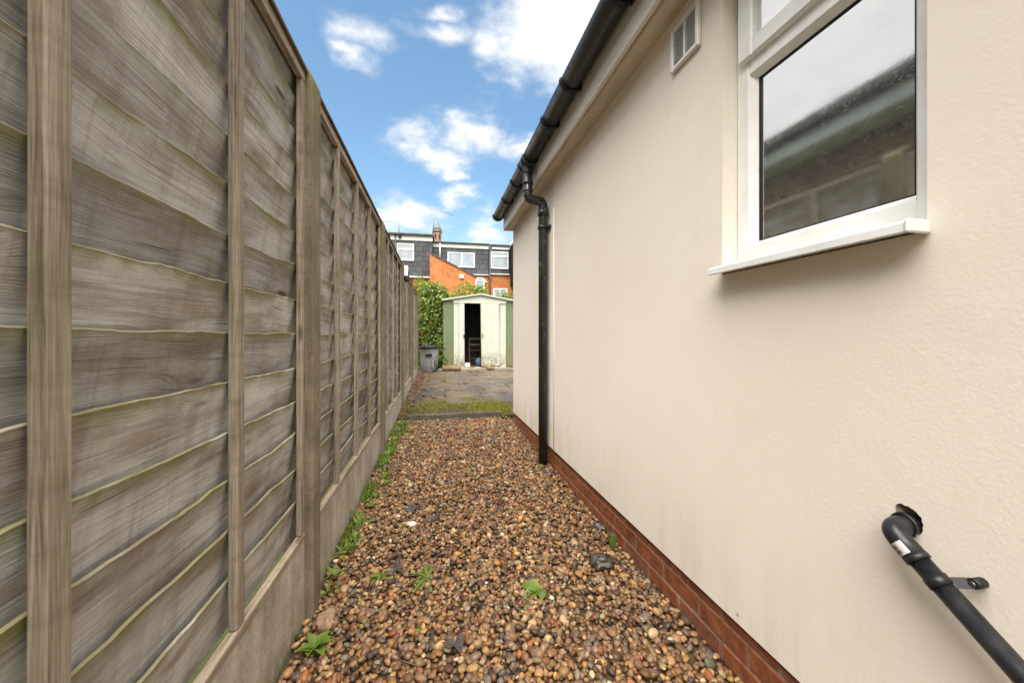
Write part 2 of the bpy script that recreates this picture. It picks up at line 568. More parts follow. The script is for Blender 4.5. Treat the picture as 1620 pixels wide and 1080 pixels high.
def leafmat(name, stops, rough=0.45):
    M = Mat(name, rough, 0.4)
    c = M.ramp(M.island(), stops)
    M.b.inputs['Subsurface Weight'].default_value = 0.0
    tr = M.node('ShaderNodeBsdfTranslucent')
    M.put(tr.inputs[0], M.mix(1.0, c, (1.25, 1.35, 0.7), 'MULTIPLY'))
    ms = M.node('ShaderNodeMixShader')
    ms.inputs[0].default_value = 0.35
    out = M.n['Material Output']
    M.put(M.b.inputs['Base Color'], c)
    M.l.new(M.b.outputs[0], ms.inputs[1])
    M.l.new(tr.outputs[0], ms.inputs[2])
    M.l.new(ms.outputs[0], out.inputs[0])
    return M.m


M_ivy = leafmat('ivy_leaves', [(0.0, (0.03, 0.065, 0.012)), (0.45, (0.09, 0.15, 0.025)), (0.8, (0.22, 0.26, 0.045)), (1.0, (0.38, 0.36, 0.09))])
M_bright = leafmat('fresh_shrub_leaves', [(0.0, (0.06, 0.12, 0.015)), (0.5, (0.16, 0.24, 0.025)), (0.9, (0.32, 0.36, 0.05)), (1.0, (0.34, 0.25, 0.05))])
M_weed = leafmat('weed_leaves', [(0.0, (0.06, 0.11, 0.015)), (0.6, (0.14, 0.21, 0.03)), (1.0, (0.25, 0.29, 0.06))])
M_moss = leafmat('moss_and_grass', [(0.0, (0.10, 0.13, 0.015)), (0.6, (0.24, 0.24, 0.03)), (1.0, (0.36, 0.31, 0.06))], 0.7)
M_dead = leafmat('dead_brown_leaves', [(0.0, (0.07, 0.035, 0.018)), (0.5, (0.18, 0.085, 0.04)), (1.0, (0.32, 0.19, 0.09))], 0.5)
M = Mat('wet_black_leaf', 0.25, 0.6)
b = M.obj()
M_blackleaf = M.done(M.ramp(M.noise(b, 60, 5, 0.7), [(0.3, (0.018, 0.014, 0.011)), (0.75, (0.10, 0.08, 0.062))]), 0.28,
                     M.bump(M.noise(b, 140, 4, 0.6), 0.6, 0.004))
M = Mat('woody_stem', 0.85, 0.2)
M_stem = M.done(M.ramp(M.noise(M.obj(), 30, 4, 0.6), [(0.3, (0.06, 0.042, 0.026)), (0.7, (0.16, 0.115, 0.07))]))

M = Mat('pink_sandstone_rock', 0.85, 0.2)
b = M.obj()
M_rock = M.done(M.ramp(M.noise(b, 25, 6, 0.7), [(0.3, (0.14, 0.085, 0.05)), (0.7, (0.36, 0.235, 0.155))]), 0.85,
                M.bump(M.noise(b, 50, 5, 0.7), 0.6, 0.008))
M = Mat('brown_loose_slab', 0.85, 0.2)
M_bslab = M.done(M.ramp(M.noise(M.obj(), 9, 6, 0.7), [(0.3, (0.075, 0.045, 0.026)), (0.7, (0.20, 0.125, 0.07))]), 0.85, M.bump(M.noise(M.obj(), 40, 5, 0.7), 0.5, 0.006))
M = Mat('white_quartz', 0.6, 0.4)
M_quartz = M.done(M.ramp(M.noise(M.obj(), 50, 5, 0.7), [(0.3, (0.5, 0.46, 0.38)), (0.7, (0.78, 0.76, 0.70))]))


def painted_metal(name, base, dirty, low):
    M = Mat(name, 0.45, 0.4)
    b = M.obj()
    c = M.mix(M.smooth(M.noise(b, 4, 6, 0.7), 0.4, 0.75, 0, 0.55), base, dirty)
    z = M.sep(b)[2]
    rf = M.math('MULTIPLY', M.smooth(z, low, 0.02), M.smooth(M.noise(b, 11, 6, 0.75), 0.36, 0.62))
    c = M.mix(rf, c, (0.15, 0.115, 0.05))
    rust = M.smooth(M.noise(b, 18, 6, 0.75), 0.67, 0.74, 0, 0.8)
    c = M.mix(rust, c, (0.22, 0.09, 0.03))
    return M.done(c, 0.5, None)


M_shedgreen = painted_metal('green_shed_metal', (0.125, 0.16, 0.085), (0.085, 0.11, 0.055), 0.9)
M_shedcream = painted_metal('cream_shed_metal', (0.43, 0.45, 0.375), (0.35, 0.36, 0.285), 0.55)
M_shedinside = painted_metal('shade_dark_shed_inside', (0.035, 0.034, 0.03), (0.02, 0.02, 0.018), 0.4)  # near-black copy of the shed metal, interior shade put into the colour
M = Mat('rusty_iron', 0.8, 0.2)
M_rust = M.done(M.ramp(M.noise(M.obj(), 30, 5, 0.7), [(0.3, (0.10, 0.035, 0.012)), (0.7, (0.30, 0.13, 0.05))]))

M = Mat('grey_bin_plastic', 0.5, 0.35)
b = M.obj()
c = M.ramp(M.noise(b, 5, 6, 0.7), [(0.3, (0.21, 0.21, 0.205)), (0.7, (0.33, 0.33, 0.325))])
xs = M.sep(b)
stain = M.math('MULTIPLY', M.smooth(xs[0], -0.03, 0.10), M.math('MULTIPLY', M.smooth(xs[2], 0.46, 0.30), M.smooth(M.noise(M.vmul(b, (16, 16, 5)), 1, 6, 0.75), 0.42, 0.56)))
c = M.mix(M.math('MULTIPLY', stain, 0.9), c, (0.025, 0.024, 0.022))
M_bin = M.done(c, 0.5, None)
M = Mat('blue_plastic_sack', 0.4, 0.4)
M_blue = M.done(M.ramp(M.noise(M.obj(), 14, 4, 0.6), [(0.3, (0.02, 0.035, 0.08)), (0.7, (0.07, 0.10, 0.19))]), 0.4, M.bump(M.noise(M.obj(), 18, 4, 0.6), 0.8, 0.02))
M = Mat('white_card', 0.7, 0.3)
M_card = M.done(M.ramp(M.noise(M.obj(), 14, 4, 0.6), [(0.3, (0.42, 0.38, 0.35)), (0.7, (0.62, 0.60, 0.57))]))


def farbrick(name, c1, c2, mortar):
    M = Mat(name, 0.85, 0.2)
    s = M.sep(M.obj())
    cb = M.node('ShaderNodeCombineXYZ')
    M.l.new(M.math('ADD', s[0], s[1]), cb.inputs[0])
    M.l.new(s[2], cb.inputs[1])
    t = M.node('ShaderNodeTexBrick')
    M.l.new(cb.outputs[0], t.inputs['Vector'])
    t.inputs['Scale'].default_value = 1.0
    t.inputs['Brick Width'].default_value = 0.225
    t.inputs['Row Height'].default_value = 0.075
    t.inputs['Mortar Size'].default_value = 0.007
    M.put(t.inputs['Color1'], c1)
    M.put(t.inputs['Color2'], c2)
    M.put(t.inputs['Mortar'], mortar)
    blot = M.noise(M.obj(), 2.2, 6, 0.7)
    c = M.mix(M.smooth(blot, 0.42, 0.72, 0, 0.6), t.outputs[0], (c2[0] * .6, c2[1] * .55, c2[2] * .5))
    c = M.mix(M.smooth(M.noise(M.obj(), 5.0, 6, 0.75), 0.62, 0.74, 0, 0.6), c, (0.55, 0.45, 0.36))
    return M.done(c, 0.85, M.bump(t.outputs['Fac'], -0.5, 0.01))


M_orange = farbrick('orange_stock_brick', (0.52, 0.17, 0.045), (0.40, 0.115, 0.03), (0.42, 0.28, 0.17))
M_neigh = farbrick('brown_house_brick', (0.20, 0.115, 0.07), (0.12, 0.075, 0.05), (0.22, 0.18, 0.14))
M_tower = farbrick('pink_tower_brick', (0.42, 0.22, 0.15), (0.34, 0.17, 0.12), (0.4, 0.3, 0.24))

M = Mat('grey_hung_tile', 0.6, 0.35)
M_tile = M.done(M.mix(M.rnd(), (0.052, 0.053, 0.058), (0.085, 0.086, 0.094)), 0.6, None)
M = Mat('dark_tile_backing', 0.8, 0.2)
M_tileback = M.done(M.ramp(M.noise(M.obj(), 3, 4, 0.6), [(0.3, (0.012, 0.012, 0.014)), (0.7, (0.02, 0.02, 0.022))]))
M = Mat('flat_roof_felt', 0.8, 0.2)
M_felt = M.done(M.ramp(M.noise(M.obj(), 4, 4, 0.6), [(0.3, (0.05, 0.045, 0.04)), (0.7, (0.11, 0.10, 0.09))]))
M = Mat('roof_tile_brown', 0.8, 0.2)
M_rooftile = M.done(M.ramp(M.noise(M.obj(), 6, 5, 0.6), [(0.3, (0.05, 0.04, 0.035)), (0.7, (0.12, 0.09, 0.075))]))
M = Mat('spire_lead', 0.6, 0.3)
M_spire = M.done(M.ramp(M.noise(M.obj(), 3, 4, 0.6), [(0.3, (0.085, 0.11, 0.13)), (0.7, (0.14, 0.175, 0.20))]))
M = Mat('aerial_metal', 0.5, 0.4)
M_aerial = M.done(M.ramp(M.noise(M.obj(), 6, 3, 0.6), [(0.3, (0.14, 0.14, 0.15)), (0.7, (0.26, 0.26, 0.27))]))
M = Mat('greenish_grey_fascia', 0.5, 0.4)
M_gfascia = M.done(M.ramp(M.noise(M.obj(), 3, 5, 0.6), [(0.3, (0.44, 0.50, 0.46)), (0.7, (0.60, 0.66, 0.61))]))


# ------------------------------------------------------------------ mesh helpers
def link(o, parent=None, loc=None):
    col.objects.link(o)
    if parent:
        o.parent = parent
    if loc is not None:
        o.location = loc
    return o


def tag(o, label=None, cat=None, group=None, kind=None):
    if label:
        o['label'] = label
    if cat:
        o['category'] = cat
    if group:
        o['group'] = group
    if kind:
        o['kind'] = kind
    return o


def thing(name, label, cat, loc=(0, 0, 0), rz=0.0, group=None):
    o = bpy.data.objects.new(name, None)
    o.empty_display_size = 0.1
    link(o, None, loc)
    o.rotation_euler = (0, 0, rz)
    return tag(o, label, cat, group)


def inst(name, mesh, parent=None, loc=(0, 0, 0), rot=(0, 0, 0), scale=(1, 1, 1)):
    o = bpy.data.objects.new(name, mesh)
    link(o, parent, loc)
    o.rotation_euler = rot
    o.scale = scale
    return o


class MB:
    def __init__(self):
        self.bm = bmesh.new()

    def box(self, x0, x1, y0, y1, z0, z1, bev=0.0, seg=1):
        bm = self.bm
        v = [bm.verts.new((x, y, z)) for z in (z0, z1) for y in (y0, y1) for x in (x0, x1)]
        fs = [(0, 2, 3, 1), (4, 5, 7, 6), (0, 1, 5, 4), (2, 6, 7, 3), (0, 4, 6, 2), (1, 3, 7, 5)]
        faces = [bm.faces.new([v[i] for i in f]) for f in fs]
        if bev > 0:
            es = list({e for f in faces for e in f.edges})
            bmesh.ops.bevel(bm, geom=es, offset=bev, segments=seg, affect='EDGES', profile=0.5)
        return self

    def poly(self, verts, faces, smooth=False):
        v = [self.bm.verts.new(p) for p in verts]
        for f in faces:
            try:
                fc = self.bm.faces.new([v[i] for i in f])
                fc.smooth = smooth
            except ValueError:
                pass
        return self

    def prism(self, pts, axis, a, b_):
        """extrude a 2D outline along an axis; pts are the two other coordinates in order"""
        def mk(p, w):
            q = [0, 0, 0]
            o = [i for i in range(3) if i != axis]
            q[o[0]], q[o[1]] = p
            q[axis] = w
            return q
        n = len(pts)
        vs = [mk(p, a) for p in pts] + [mk(p, b_) for p in pts]
        fs = [list(range(n))[::-1], list(range(n, 2 * n))] + [[i, (i + 1) % n, n + (i + 1) % n, n + i] for i in range(n)]
        self.poly(vs, fs)
        bmesh.ops.recalc_face_normals(self.bm, faces=self.bm.faces[:])
        return self

    def tube(self, pts, r, seg=12, cap=True):
        pts = [Vector(p) for p in pts]
        n = len(pts)
        rr = r if isinstance(r, (list, tuple)) else [r] * n
        rings = []
        up = None
        for i, p in enumerate(pts):
            t = (pts[min(i + 1, n - 1)] - pts[max(i - 1, 0)]).normalized()
            if up is None:
                up = t.orthogonal().normalized()
            up = (up - t * up.dot(t)).normalized()
            sd = t.cross(up)
            rings.append([self.bm.verts.new(p + (up * math.cos(a) + sd * math.sin(a)) * rr[i])
                          for a in [2 * math.pi * k / seg for k in range(seg)]])
        for i in range(n - 1):
            for k in range(seg):
                f = self.bm.faces.new([rings[i][k], rings[i][(k + 1) % seg], rings[i + 1][(k + 1) % seg], rings[i + 1][k]])
                f.smooth = True
        if cap:
            self.bm.faces.new(rings[0][::-1])
            self.bm.faces.new(rings[-1])
        return self

    def lathe(self, prof, seg=24, cx=0, cy=0):
        rings = []
        for r, z in prof:
            rings.append([self.bm.verts.new((cx + r * math.cos(2 * math.pi * k / seg), cy + r * math.sin(2 * math.pi * k / seg), z)) for k in range(seg)])
        for i in range(len(prof) - 1):
            for k in range(seg):
                f = self.bm.faces.new([rings[i][k], rings[i][(k + 1) % seg], rings[i + 1][(k + 1) % seg], rings[i + 1][k]])
                f.smooth = True
        self.bm.faces.new(rings[0][::-1])
        self.bm.faces.new(rings[-1])
        return self

    def mesh(self, name, mat):
        me = bpy.data.meshes.new(name)
        self.bm.to_mesh(me)
        self.bm.free()
        me.materials.append(mat)
        return me

    def build(self, name, mat, parent=None, loc=(0, 0, 0), rot=(0, 0, 0)):
        return inst(name, self.mesh(name, mat), parent, loc, rot)


def bend(pts, r=0.03, n=6):
    """round the corners of a polyline"""
    pts = [Vector(p) for p in pts]
    out = [pts[0]]
    for i in range(1, len(pts) - 1):
        a = (pts[i - 1] - pts[i]).normalized()
        c = (pts[i + 1] - pts[i]).normalized()
        p0, p1 = pts[i] + a * r, pts[i] + c * r
        for k in range(n + 1):
            t = k / n
            out.append(p0 * (1 - t) ** 2 + pts[i] * 2 * t * (1 - t) + p1 * t * t)
    out.append(pts[-1])
    return out


def gz(y):
    """gravel surface height"""
    return 0.02 * max(0.0, y - 2.0)


def pz(y):
    """patio surface height"""
    return 0.125 + (y - 5.2) * 0.0165


# ------------------------------------------------------------------ ground
tag(MB().poly([(-400, -400, -0.06), (400, -400, -0.06), (400, 600, -0.06), (-400, 600, -0.06)], [(0, 1, 2, 3)]).build('ground', M_ground), kind='structure')
m = MB()
ys = [-1.6, 2.0, 3.0, 4.0, 4.86]
vs, fs = [], []
for y in ys:
    vs += [(-0.56, y, gz(y) - 0.012), (1.05, y, gz(y) - 0.012)]
for i in range(len(ys) - 1):
    fs.append((2 * i, 2 * i + 1, 2 * i + 3, 2 * i + 2))
tag(m.poly(vs, fs).build('gravel_bed', M_soil), kind='structure')
# bed under paving
m = MB()
m.poly([(-0.60, 4.88, 0.085), (5.5, 4.88, 0.085), (5.5, 5.70, 0.127), (-0.60, 5.70, 0.127)], [(0, 1, 2, 3)])
m.poly([(-0.60, 5.70, 0.100), (5.5, 5.70, 0.100), (5.5, 14.0, 0.205), (-0.60, 14.0, 0.205)], [(0, 1, 2, 3)])
m.poly([(-0.60, 4.88, -0.05), (5.5, 4.88, -0.05), (5.5, 4.88, 0.085), (-0.60, 4.88, 0.085)], [(0, 1, 2, 3)])
tag(m.build('patio_bed', M_soil), kind='structure')

# ------------------------------------------------------------------ fence
DF = 0.5125
TOPZ = EYE + 1.0386
GBZ = 0.31
post_y = [-0.335, 1.610, 3.577, 5.525, 7.457, 9.40]
ordinal = ['nearest', 'second', 'third', 'fourth', 'farthest']


def concrete_post(name, y, label):
    t = thing(name, label, 'fence post', (-DF, y, 0), 0, 'concrete fence posts')
    m = MB()
    w, prof = 0.10, []
    zt = TOPZ + 0.018
    # side outline, rounded weathered head; x from back -0.082 to front +0.029
    x0, x1 = -0.082, 0.029
    out = [(x0, -0.3), (x1, -0.3), (x1, zt - 0.055)]
    for k in range(1, 7):
        a = k / 6 * math.pi / 2
        out.append((x1 - 0.045 * (1 - math.cos(a)), zt - 0.055 + 0.055 * math.sin(a)))
    out += [(x0 + 0.02, zt), (x0, zt - 0.02)]
    m.prism(out, 1, 0, w)
    es = [e for e in m.bm.edges if abs(e.verts[0].co.z - e.verts[1].co.z) > 0.5]
    bmesh.ops.bevel(m.bm, geom=es, offset=0.009, segments=2, affect='EDGES', profile=0.5)
    m.build('shaft', M_post, t)
    return t


for i, y in enumerate(post_y[1:]):
    concrete_post('concrete_post', y, [
        'tall mossy concrete post with rounded head, the nearest one in the fence',
        'second concrete fence post along, where the weeds start beside the gravel',
        'third concrete fence post along, carrying the small security light',
        'fourth concrete fence post along, beside the wet patio',
        'concrete post at the far end of the fence near the grey bin'][i])


def board_mesh(L, seed, H=0.158, amp=1.0):
    """one waney lap board: length along Y, top edge wavy, leaning out at the top"""
    rs = random.Random(seed)
    n = 84
    ph = rs.uniform(0, 50)
    th = 0.0065
    vs, fs = [], []
    big = rs.choice([0.25, 0.4, 0.5, 0.7, 1.3])
    for i in range(n + 1):
        y = L * i / n
        w = noise.noise(Vector((y * 2.3 + ph, seed * 3.7, 0))) * 0.016 * big * amp
        w += noise.noise(Vector((y * 9 + ph, seed * 1.7, 4))) * 0.005 * amp + noise.noise(Vector((y * 24 + ph, seed, 9))) * 0.0032
        cup = noise.noise(Vector((y * 1.4 + ph, 9.1, seed))) * 0.0025
        zt = H + w
        for (x, z) in ((-0.054, 0.0), (-0.047, zt * 0.33), (-0.0375, zt * 0.68), (-0.0283, zt - 0.009), (-0.0265, zt - 0.0025), (-0.029, zt)):
            vs.append((x + cup, y, z))
        for (x, z) in ((-0.0265 - th, zt), (-0.054 - th, 0.0)):
            vs.append((x + cup, y, z))
    k = 8
    for i in range(n):
        for j in range(k):
            a, b_ = i * k + j, i * k + (j + 1) % k
            fs.append((a, a + k, b_ + k, b_))
    fs.append(tuple(range(k)))
    fs.append(tuple(range(n * k, n * k + k))[::-1])
    me = bpy.data.meshes.new('board')
    me.from_pydata(vs, [], fs)
    bm = bmesh.new()
    bm.from_mesh(me)
    bmesh.ops.recalc_face_normals(bm, faces=bm.faces[:])
    bm.to_mesh(me)
    bm.free()
    ra = me.attributes.new('rim', 'FLOAT_COLOR', 'POINT')
    for i in range(len(me.vertices)):
        q_ = 1.0 if i % 8 in (4, 5, 6) else 0.0
        ra.data[i].color = (q_, q_, q_, 1)
    me.materials.append(M_board)
    return me


LP = 1.846
board_set = [board_mesh(LP, s) for s in range(1, 23)]
mb_batten = MB().box(-0.023, 0, -0.0195, 0.0195, GBZ + 0.033, TOPZ - 0.052, 0.003).mesh('batten', M_batten)
mb_edge = MB().box(-0.0225, -0.0005, -0.0165, 0.0165, GBZ + 0.033, TOPZ - 0.052, 0.003).mesh('edge_batten', M_batten)
mb_top = MB().box(-0.024, 0.001, 0.003, LP - 0.003, TOPZ - 0.051, TOPZ - 0.0125, 0.003).mesh('top_rail', M_rail)
mb_bot = MB().box(-0.024, 0.001, 0.003, LP - 0.003, GBZ + 0.001, GBZ + 0.032, 0.003).mesh('bottom_rail', M_rail)
mb_cap = MB().box(-0.062, 0.012, 0.001, LP - 0.001, TOPZ - 0.012, TOPZ + 0.003, 0.003).mesh('capping', M_cap)
mb_nail = MB().tube([(0, 0, 0), (0.022, 0.002, 0.001)], 0.0013, 6).mesh('nail', M_rust)
batten_at = [[0.38, 0.866, 1.356], [0.41, 0.88, 1.345], [0.44, 0.90, 1.37], [0.43, 0.91, 1.38], [0.45, 0.9, 1.36]]
panel_lab = ['nearest wooden lap fence panel with big blurred batten, left edge of photo',
             'second wooden lap fence panel along, just past the nearest concrete post',
             'third wooden lap fence panel along, ending at the timber edging',
             'fourth wooden lap fence panel along, beside the moss and wet patio',
             'last wooden lap fence panel, ending at the ivy hedge']
gb_lab = ['nearest concrete gravel board under the fence, at the bottom left corner',
          'second concrete gravel board along, pale and fringed with weeds',
          'third concrete gravel board along, ending beside the timber edging',
          'fourth concrete gravel board along, beside the wet patio',
          'farthest concrete gravel board, leading to the grey bin']
nb_ = 0
for i in range(5):
    y0 = post_y[i] + 0.10
    L = post_y[i + 1] - y0
    k = L / LP
    t = thing('fence_panel', panel_lab[i], 'fence panel', (-DF, y0, 0), 0, 'wooden lap fence panels')
    rows = 14
    pitch = (TOPZ - 0.02 - GBZ) / rows
    for r in range(rows):
        me = board_set[(nb_ * 7 + r * 5 + i * 3) % len(board_set)]
        o = inst('board', me, t, (0, 0, GBZ + 0.004 + r * pitch), (0, 0, 0), (1, k, 1 if r < rows - 1 else 0.86))
        nb_ += 1
        o.rotation_euler[0] = random.uniform(-0.0022, 0.0022)
    for yb in batten_at[i]:
        o = inst('batten', mb_batten, t, (0, yb * k, 0))
        o.rotation_euler[0] = random.uniform(-0.002, 0.002)
    inst('edge_batten', mb_edge, t, (0, 0.018, 0))
    inst('edge_batten', mb_edge, t, (0, L - 0.018, 0))
    for (nm, me) in (('top_rail', mb_top), ('bottom_rail', mb_bot), ('capping', mb_cap)):
        inst(nm, me, t, (0, 0, 0), (0, 0, 0), (1, k, 1))
    if i < 2:
        for (yy, zz) in ((0.945, 1.98), (1.36, 1.72), (0.45, 1.9)):
            inst('nail', mb_nail, t, (-0.03, yy * k, zz), (0, 0, random.uniform(-.6, .6)))
    g = MB().box(-0.045, -0.001, post_y[i] + 0.1, post_y[i + 1], -0.25, GBZ, 0.004).build('gravel_board', M_gravelboard, None, (-DF, 0, 0))
    tag(g, gb_lab[i], 'gravel board', 'concrete gravel boards')

# small security light on the third post
t = thing('security_light', 'small white and black security light on the third fence post', 'light', (-DF + 0.030, 5.60, 1.98), 0)
MB().box(0.0, 0.055, -0.045, 0.045, -0.02, 0.13, 0.010, 2).build('housing', M_pvc, t)
MB().box(0.0555, 0.068, -0.035, 0.035, -0.005, 0.055, 0.004).build('sensor', M_black, t)
MB().tube([(0.028, 0, -0.021), (0.03, -0.005, -0.06), (0.045, -0.01, -0.085)], [0.024, 0.034, 0.03], 14).build('lamp_head', M_black, t)

# ------------------------------------------------------------------ the rendered house on the right
HR = math.atan(125 / 600.0) - TH
house = thing('rendered_house', 'cream rendered single storey house wing along the right of the gravel', 'house', (0, 0, 0), HR)
XW, XP = 0.957, 0.972
YA, YB = -1.6, 4.52
ZR, ZS = 0.187, 2.392
WY0, WY1, WZ0, WZ1 = 0.567, 1.109, 1.315, 2.30
# front sheet with window opening and the broken hole round the waste pipe
chip_c = (0.598, 0.722)
rs = random.Random(4)
chip = []
for k in range(40):
    a = 2 * math.pi * k / 40
    r = 0.0235 + rs.uniform(-0.0025, 0.003) + 0.013 * max(0, math.sin(a)) ** 2 + 0.006 * noise.noise(Vector((a * 1.5, 2.2, 0)))
    chip.append((chip_c[0] + r * math.cos(a) * 0.95, chip_c[1] + r * math.sin(a)))
outer = [(YA, ZR), (YB, ZR), (YB, ZS + 0.01), (YA, ZS + 0.01)]
hole = [(WY0, WZ0), (WY1, WZ0), (WY1, WZ1), (WY0, WZ1)]
loops = [outer, hole, chip]
flat = [p for l in loops for p in l]
tris = geometry.tessellate_polygon([[Vector((p[0], p[1], 0)) for p in l] for l in loops])
m = MB()
m.poly([(XW, p[0], p[1]) for p in flat], [tuple(t_) for t_ in tris])
n0 = len(outer)
# reveals
xi = XW + 0.13
q = hole
m.poly([(XW, a, b_) for a, b_ in q] + [(xi, a, b_) for a, b_ in q], [(i, (i + 1) % 4, 4 + (i + 1) % 4, 4 + i) for i in range(4)])
# end, back and underside
m.poly([(XW, YB, ZR), (5.0, YB, ZR), (5.0, YB, ZS), (XW, YB, ZS)], [(0, 1, 2, 3)])
m.poly([(XW, YA, ZR), (5.0, YA, ZR), (5.0, YA, ZS), (XW, YA, ZS)], [(0, 3, 2, 1)])
m.poly([(5.0, YA, ZR), (5.0, YB, ZR), (5.0, YB, ZS), (5.0, YA, ZS)], [(0, 1, 2, 3)])
m.poly([(XW, YA, ZR), (XP + 0.05, YA, ZR), (XP + 0.05, YB, ZR), (XW, YB, ZR)], [(0, 1, 2, 3)])
wall = m.build('wall', M_render, house)
bmw = bmesh.new()
bmw.from_mesh(wall.data)
bmesh.ops.remove_doubles(bmw, verts=bmw.verts[:], dist=1e-5)
bmesh.ops.recalc_face_normals(bmw, faces=bmw.faces[:])
bmw.to_mesh(wall.data)
bmw.free()
# crater behind the chip
m = MB()
nc = len(chip)
vs = [(XW + 0.0005, a, b_) for a, b_ in chip]
for (a, b_) in chip:
    vs.append((XW + rs.uniform(0.007, 0.016), chip_c[0] + (a - chip_c[0]) * rs.uniform(0.72, 0.9), chip_c[1] + (b_ - chip_c[1]) * rs.uniform(0.72, 0.9)))
vs.append((XW + 0.022, chip_c[0], chip_c[1]))
fs = [(i, (i + 1) % nc, nc + (i + 1) % nc, nc + i) for i in range(nc)] + [(nc + i, nc + (i + 1) % nc, 2 * nc) for i in range(nc)]
tag(m.poly(vs, fs).build('broken_render', M_backing, house), 'crumbled brown hole in the render around the waste pipe')

# brick plinth
plinth = MB().box(XP + 0.004, XP + 0.12, YA, YB - 0.02, -0.25, ZR - 0.002).build('plinth', M_mortar, house)
tag(plinth, 'red brick plinth below the render')
bl, bh = 0.215, 0.065
mb_brick = [MB().box(0, 0.06, 0, bl, 0, bh, 0.0035).mesh('brick', M_brick) for _ in range(1)]
mb_half = MB().box(0, 0.06, 0, bl / 2 - 0.005, 0, bh, 0.0035).mesh('brick', M_brick)
for c_, z0 in enumerate((-0.083, -0.008, 0.067, 0.142)):
    y = -0.55 + (0.1125 if c_ % 2 else 0)
    while y < YB - 0.22:
        hcut = 1.0 if z0 < 0.10 else (ZR - 0.003 - z0) / bh
        inst('brick', mb_brick[0], plinth, (XP + random.uniform(-0.0015, 0.002), y, z0), (0, 0, random.uniform(-.004, .004)), (1, 1, hcut))
        y += bl + 0.010
    rem = YB - 0.022 - y
    if rem > 0.05:
        inst('brick', mb_half, plinth, (XP, y, z0), (0, 0, 0), (1, rem / (bl / 2 - 0.005), hcut))

# window
win = thing('window', None, None)
win.parent = house
win['label'] = 'white framed window with obscured glass and small top sash'
FX = XW + 0.055                    # front plane of the outer frame
fw = 0.052
m = MB()
zb = WZ0 + 0.030
m.box(FX, FX + 0.06, WY1 - fw, WY1 - 0.002, zb, WZ1 - 0.002, 0.004)
m.box(FX, FX + 0.06, WY0 + 0.002, WY0 + fw, zb, WZ1 - 0.002, 0.004)
m.box(FX + 0.001, FX + 0.059, WY0 + fw, WY1 - fw, zb, zb + 0.058, 0.004)
m.box(FX + 0.001, FX + 0.059, WY0 + fw, WY1 - fw, 1.958, 2.018, 0.004)
m.box(FX + 0.001, FX + 0.059, WY0 + fw, WY1 - fw, WZ1 - 0.055, WZ1 - 0.003, 0.004)
m.build('frame', M_pvc, win)
# sloping glazing beads of the lower light
m = MB()
ly0, ly1, lz0, lz1 = WY0 + fw, WY1 - fw, zb + 0.058, 1.958
m.prism([(FX + 0.004, ly1), (FX + 0.022, ly1 - 0.016), (FX + 0.03, ly1 - 0.016), (FX + 0.03, ly1)], 2, lz0, lz1)
m.prism([(FX + 0.004, ly0), (FX + 0.022, ly0 + 0.012), (FX + 0.03, ly0 + 0.012), (FX + 0.03, ly0)], 2, lz0, lz1)
m.prism([(FX + 0.004, lz0), (FX + 0.022, lz0 + 0.012), (FX + 0.03, lz0 + 0.012), (FX + 0.03, lz0)], 1, ly0, ly1)
m.prism([(FX + 0.004, lz1), (FX + 0.022, lz1 - 0.012), (FX + 0.03, lz1 - 0.012), (FX + 0.03, lz1)], 1, ly0, ly1)
m.build('glazing_bead', M_pvc, win)
m = MB()
m.box(FX + 0.0235, FX + 0.029, ly1 - 0.024, ly1 - 0.0165, lz0 + 0.013, lz1 - 0.013)
m.box(FX + 0.0235, FX + 0.029, ly0 + 0.0125, ly0 + 0.016, lz0 + 0.013, lz1 - 0.013)
m.box(FX + 0.0235, FX + 0.029, ly0 + 0.016, ly1 - 0.024, lz1 - 0.0175, lz1 - 0.0125)
m.box(FX + 0.0235, FX + 0.029, ly0 + 0.016, ly1 - 0.024, lz0 + 0.0125, lz0 + 0.016)
m.build('gasket', M_black, win)
MB().box(FX + 0.0275, FX + 0.035, ly0 + 0.005, ly1 - 0.005, lz0 + 0.005, lz1 - 0.005).build('pane', M_glass, win)
# top hung sash, standing proud of the frame
m = MB()
s0, s1, t0, t1 = WY0 + 0.022, WY1 - 0.022, 2.005, WZ1 - 0.02
sw = 0.058
sx0, sx1 = FX - 0.018, FX + 0.03
m.box(sx0, sx1, s1 - sw, s1, t0, t1, 0.005)
m.box(sx0, sx1, s0, s0 + sw, t0, t1, 0.005)
m.box(sx0 + 0.001, sx1 - 0.001, s0 + sw, s1 - sw, t0, t0 + sw, 0.005)
m.box(sx0 + 0.001, sx1 - 0.001, s0 + sw, s1 - sw, t1 - sw, t1, 0.005)
m.build('top_sash', M_pvc, win)
MB().box(FX + 0.004, FX + 0.010, s0 + sw - 0.01, s1 - sw + 0.01, t0 + sw - 0.01, t1 - sw + 0.01).build('top_pane', M_glass, win)
m = MB()
m.prism([(FX + 0.05, WZ0 + 0.029), (0.905, WZ0 + 0.019), (0.900, WZ0 + 0.014), (0.900, WZ0 - 0.003), (0.908, WZ0 - 0.005), (0.912, WZ0 + 0.004), (FX + 0.05, WZ0 + 0.006)], 1, 0.5695, 1.108)
m.build('sill', M_pvc, win)
MB().box(0.898, 0.9565, 0.560, 0.569, WZ0 - 0.006, WZ0 + 0.021, 0.003).build('sill_end_cap', M_pvc, win)
# dark room behind
MB().box(FX + 0.061, FX + 0.066, WY0 - 0.02, WY1 + 0.02, WZ0 - 0.02, WZ1 + 0.02).build('backing', M_void, win)

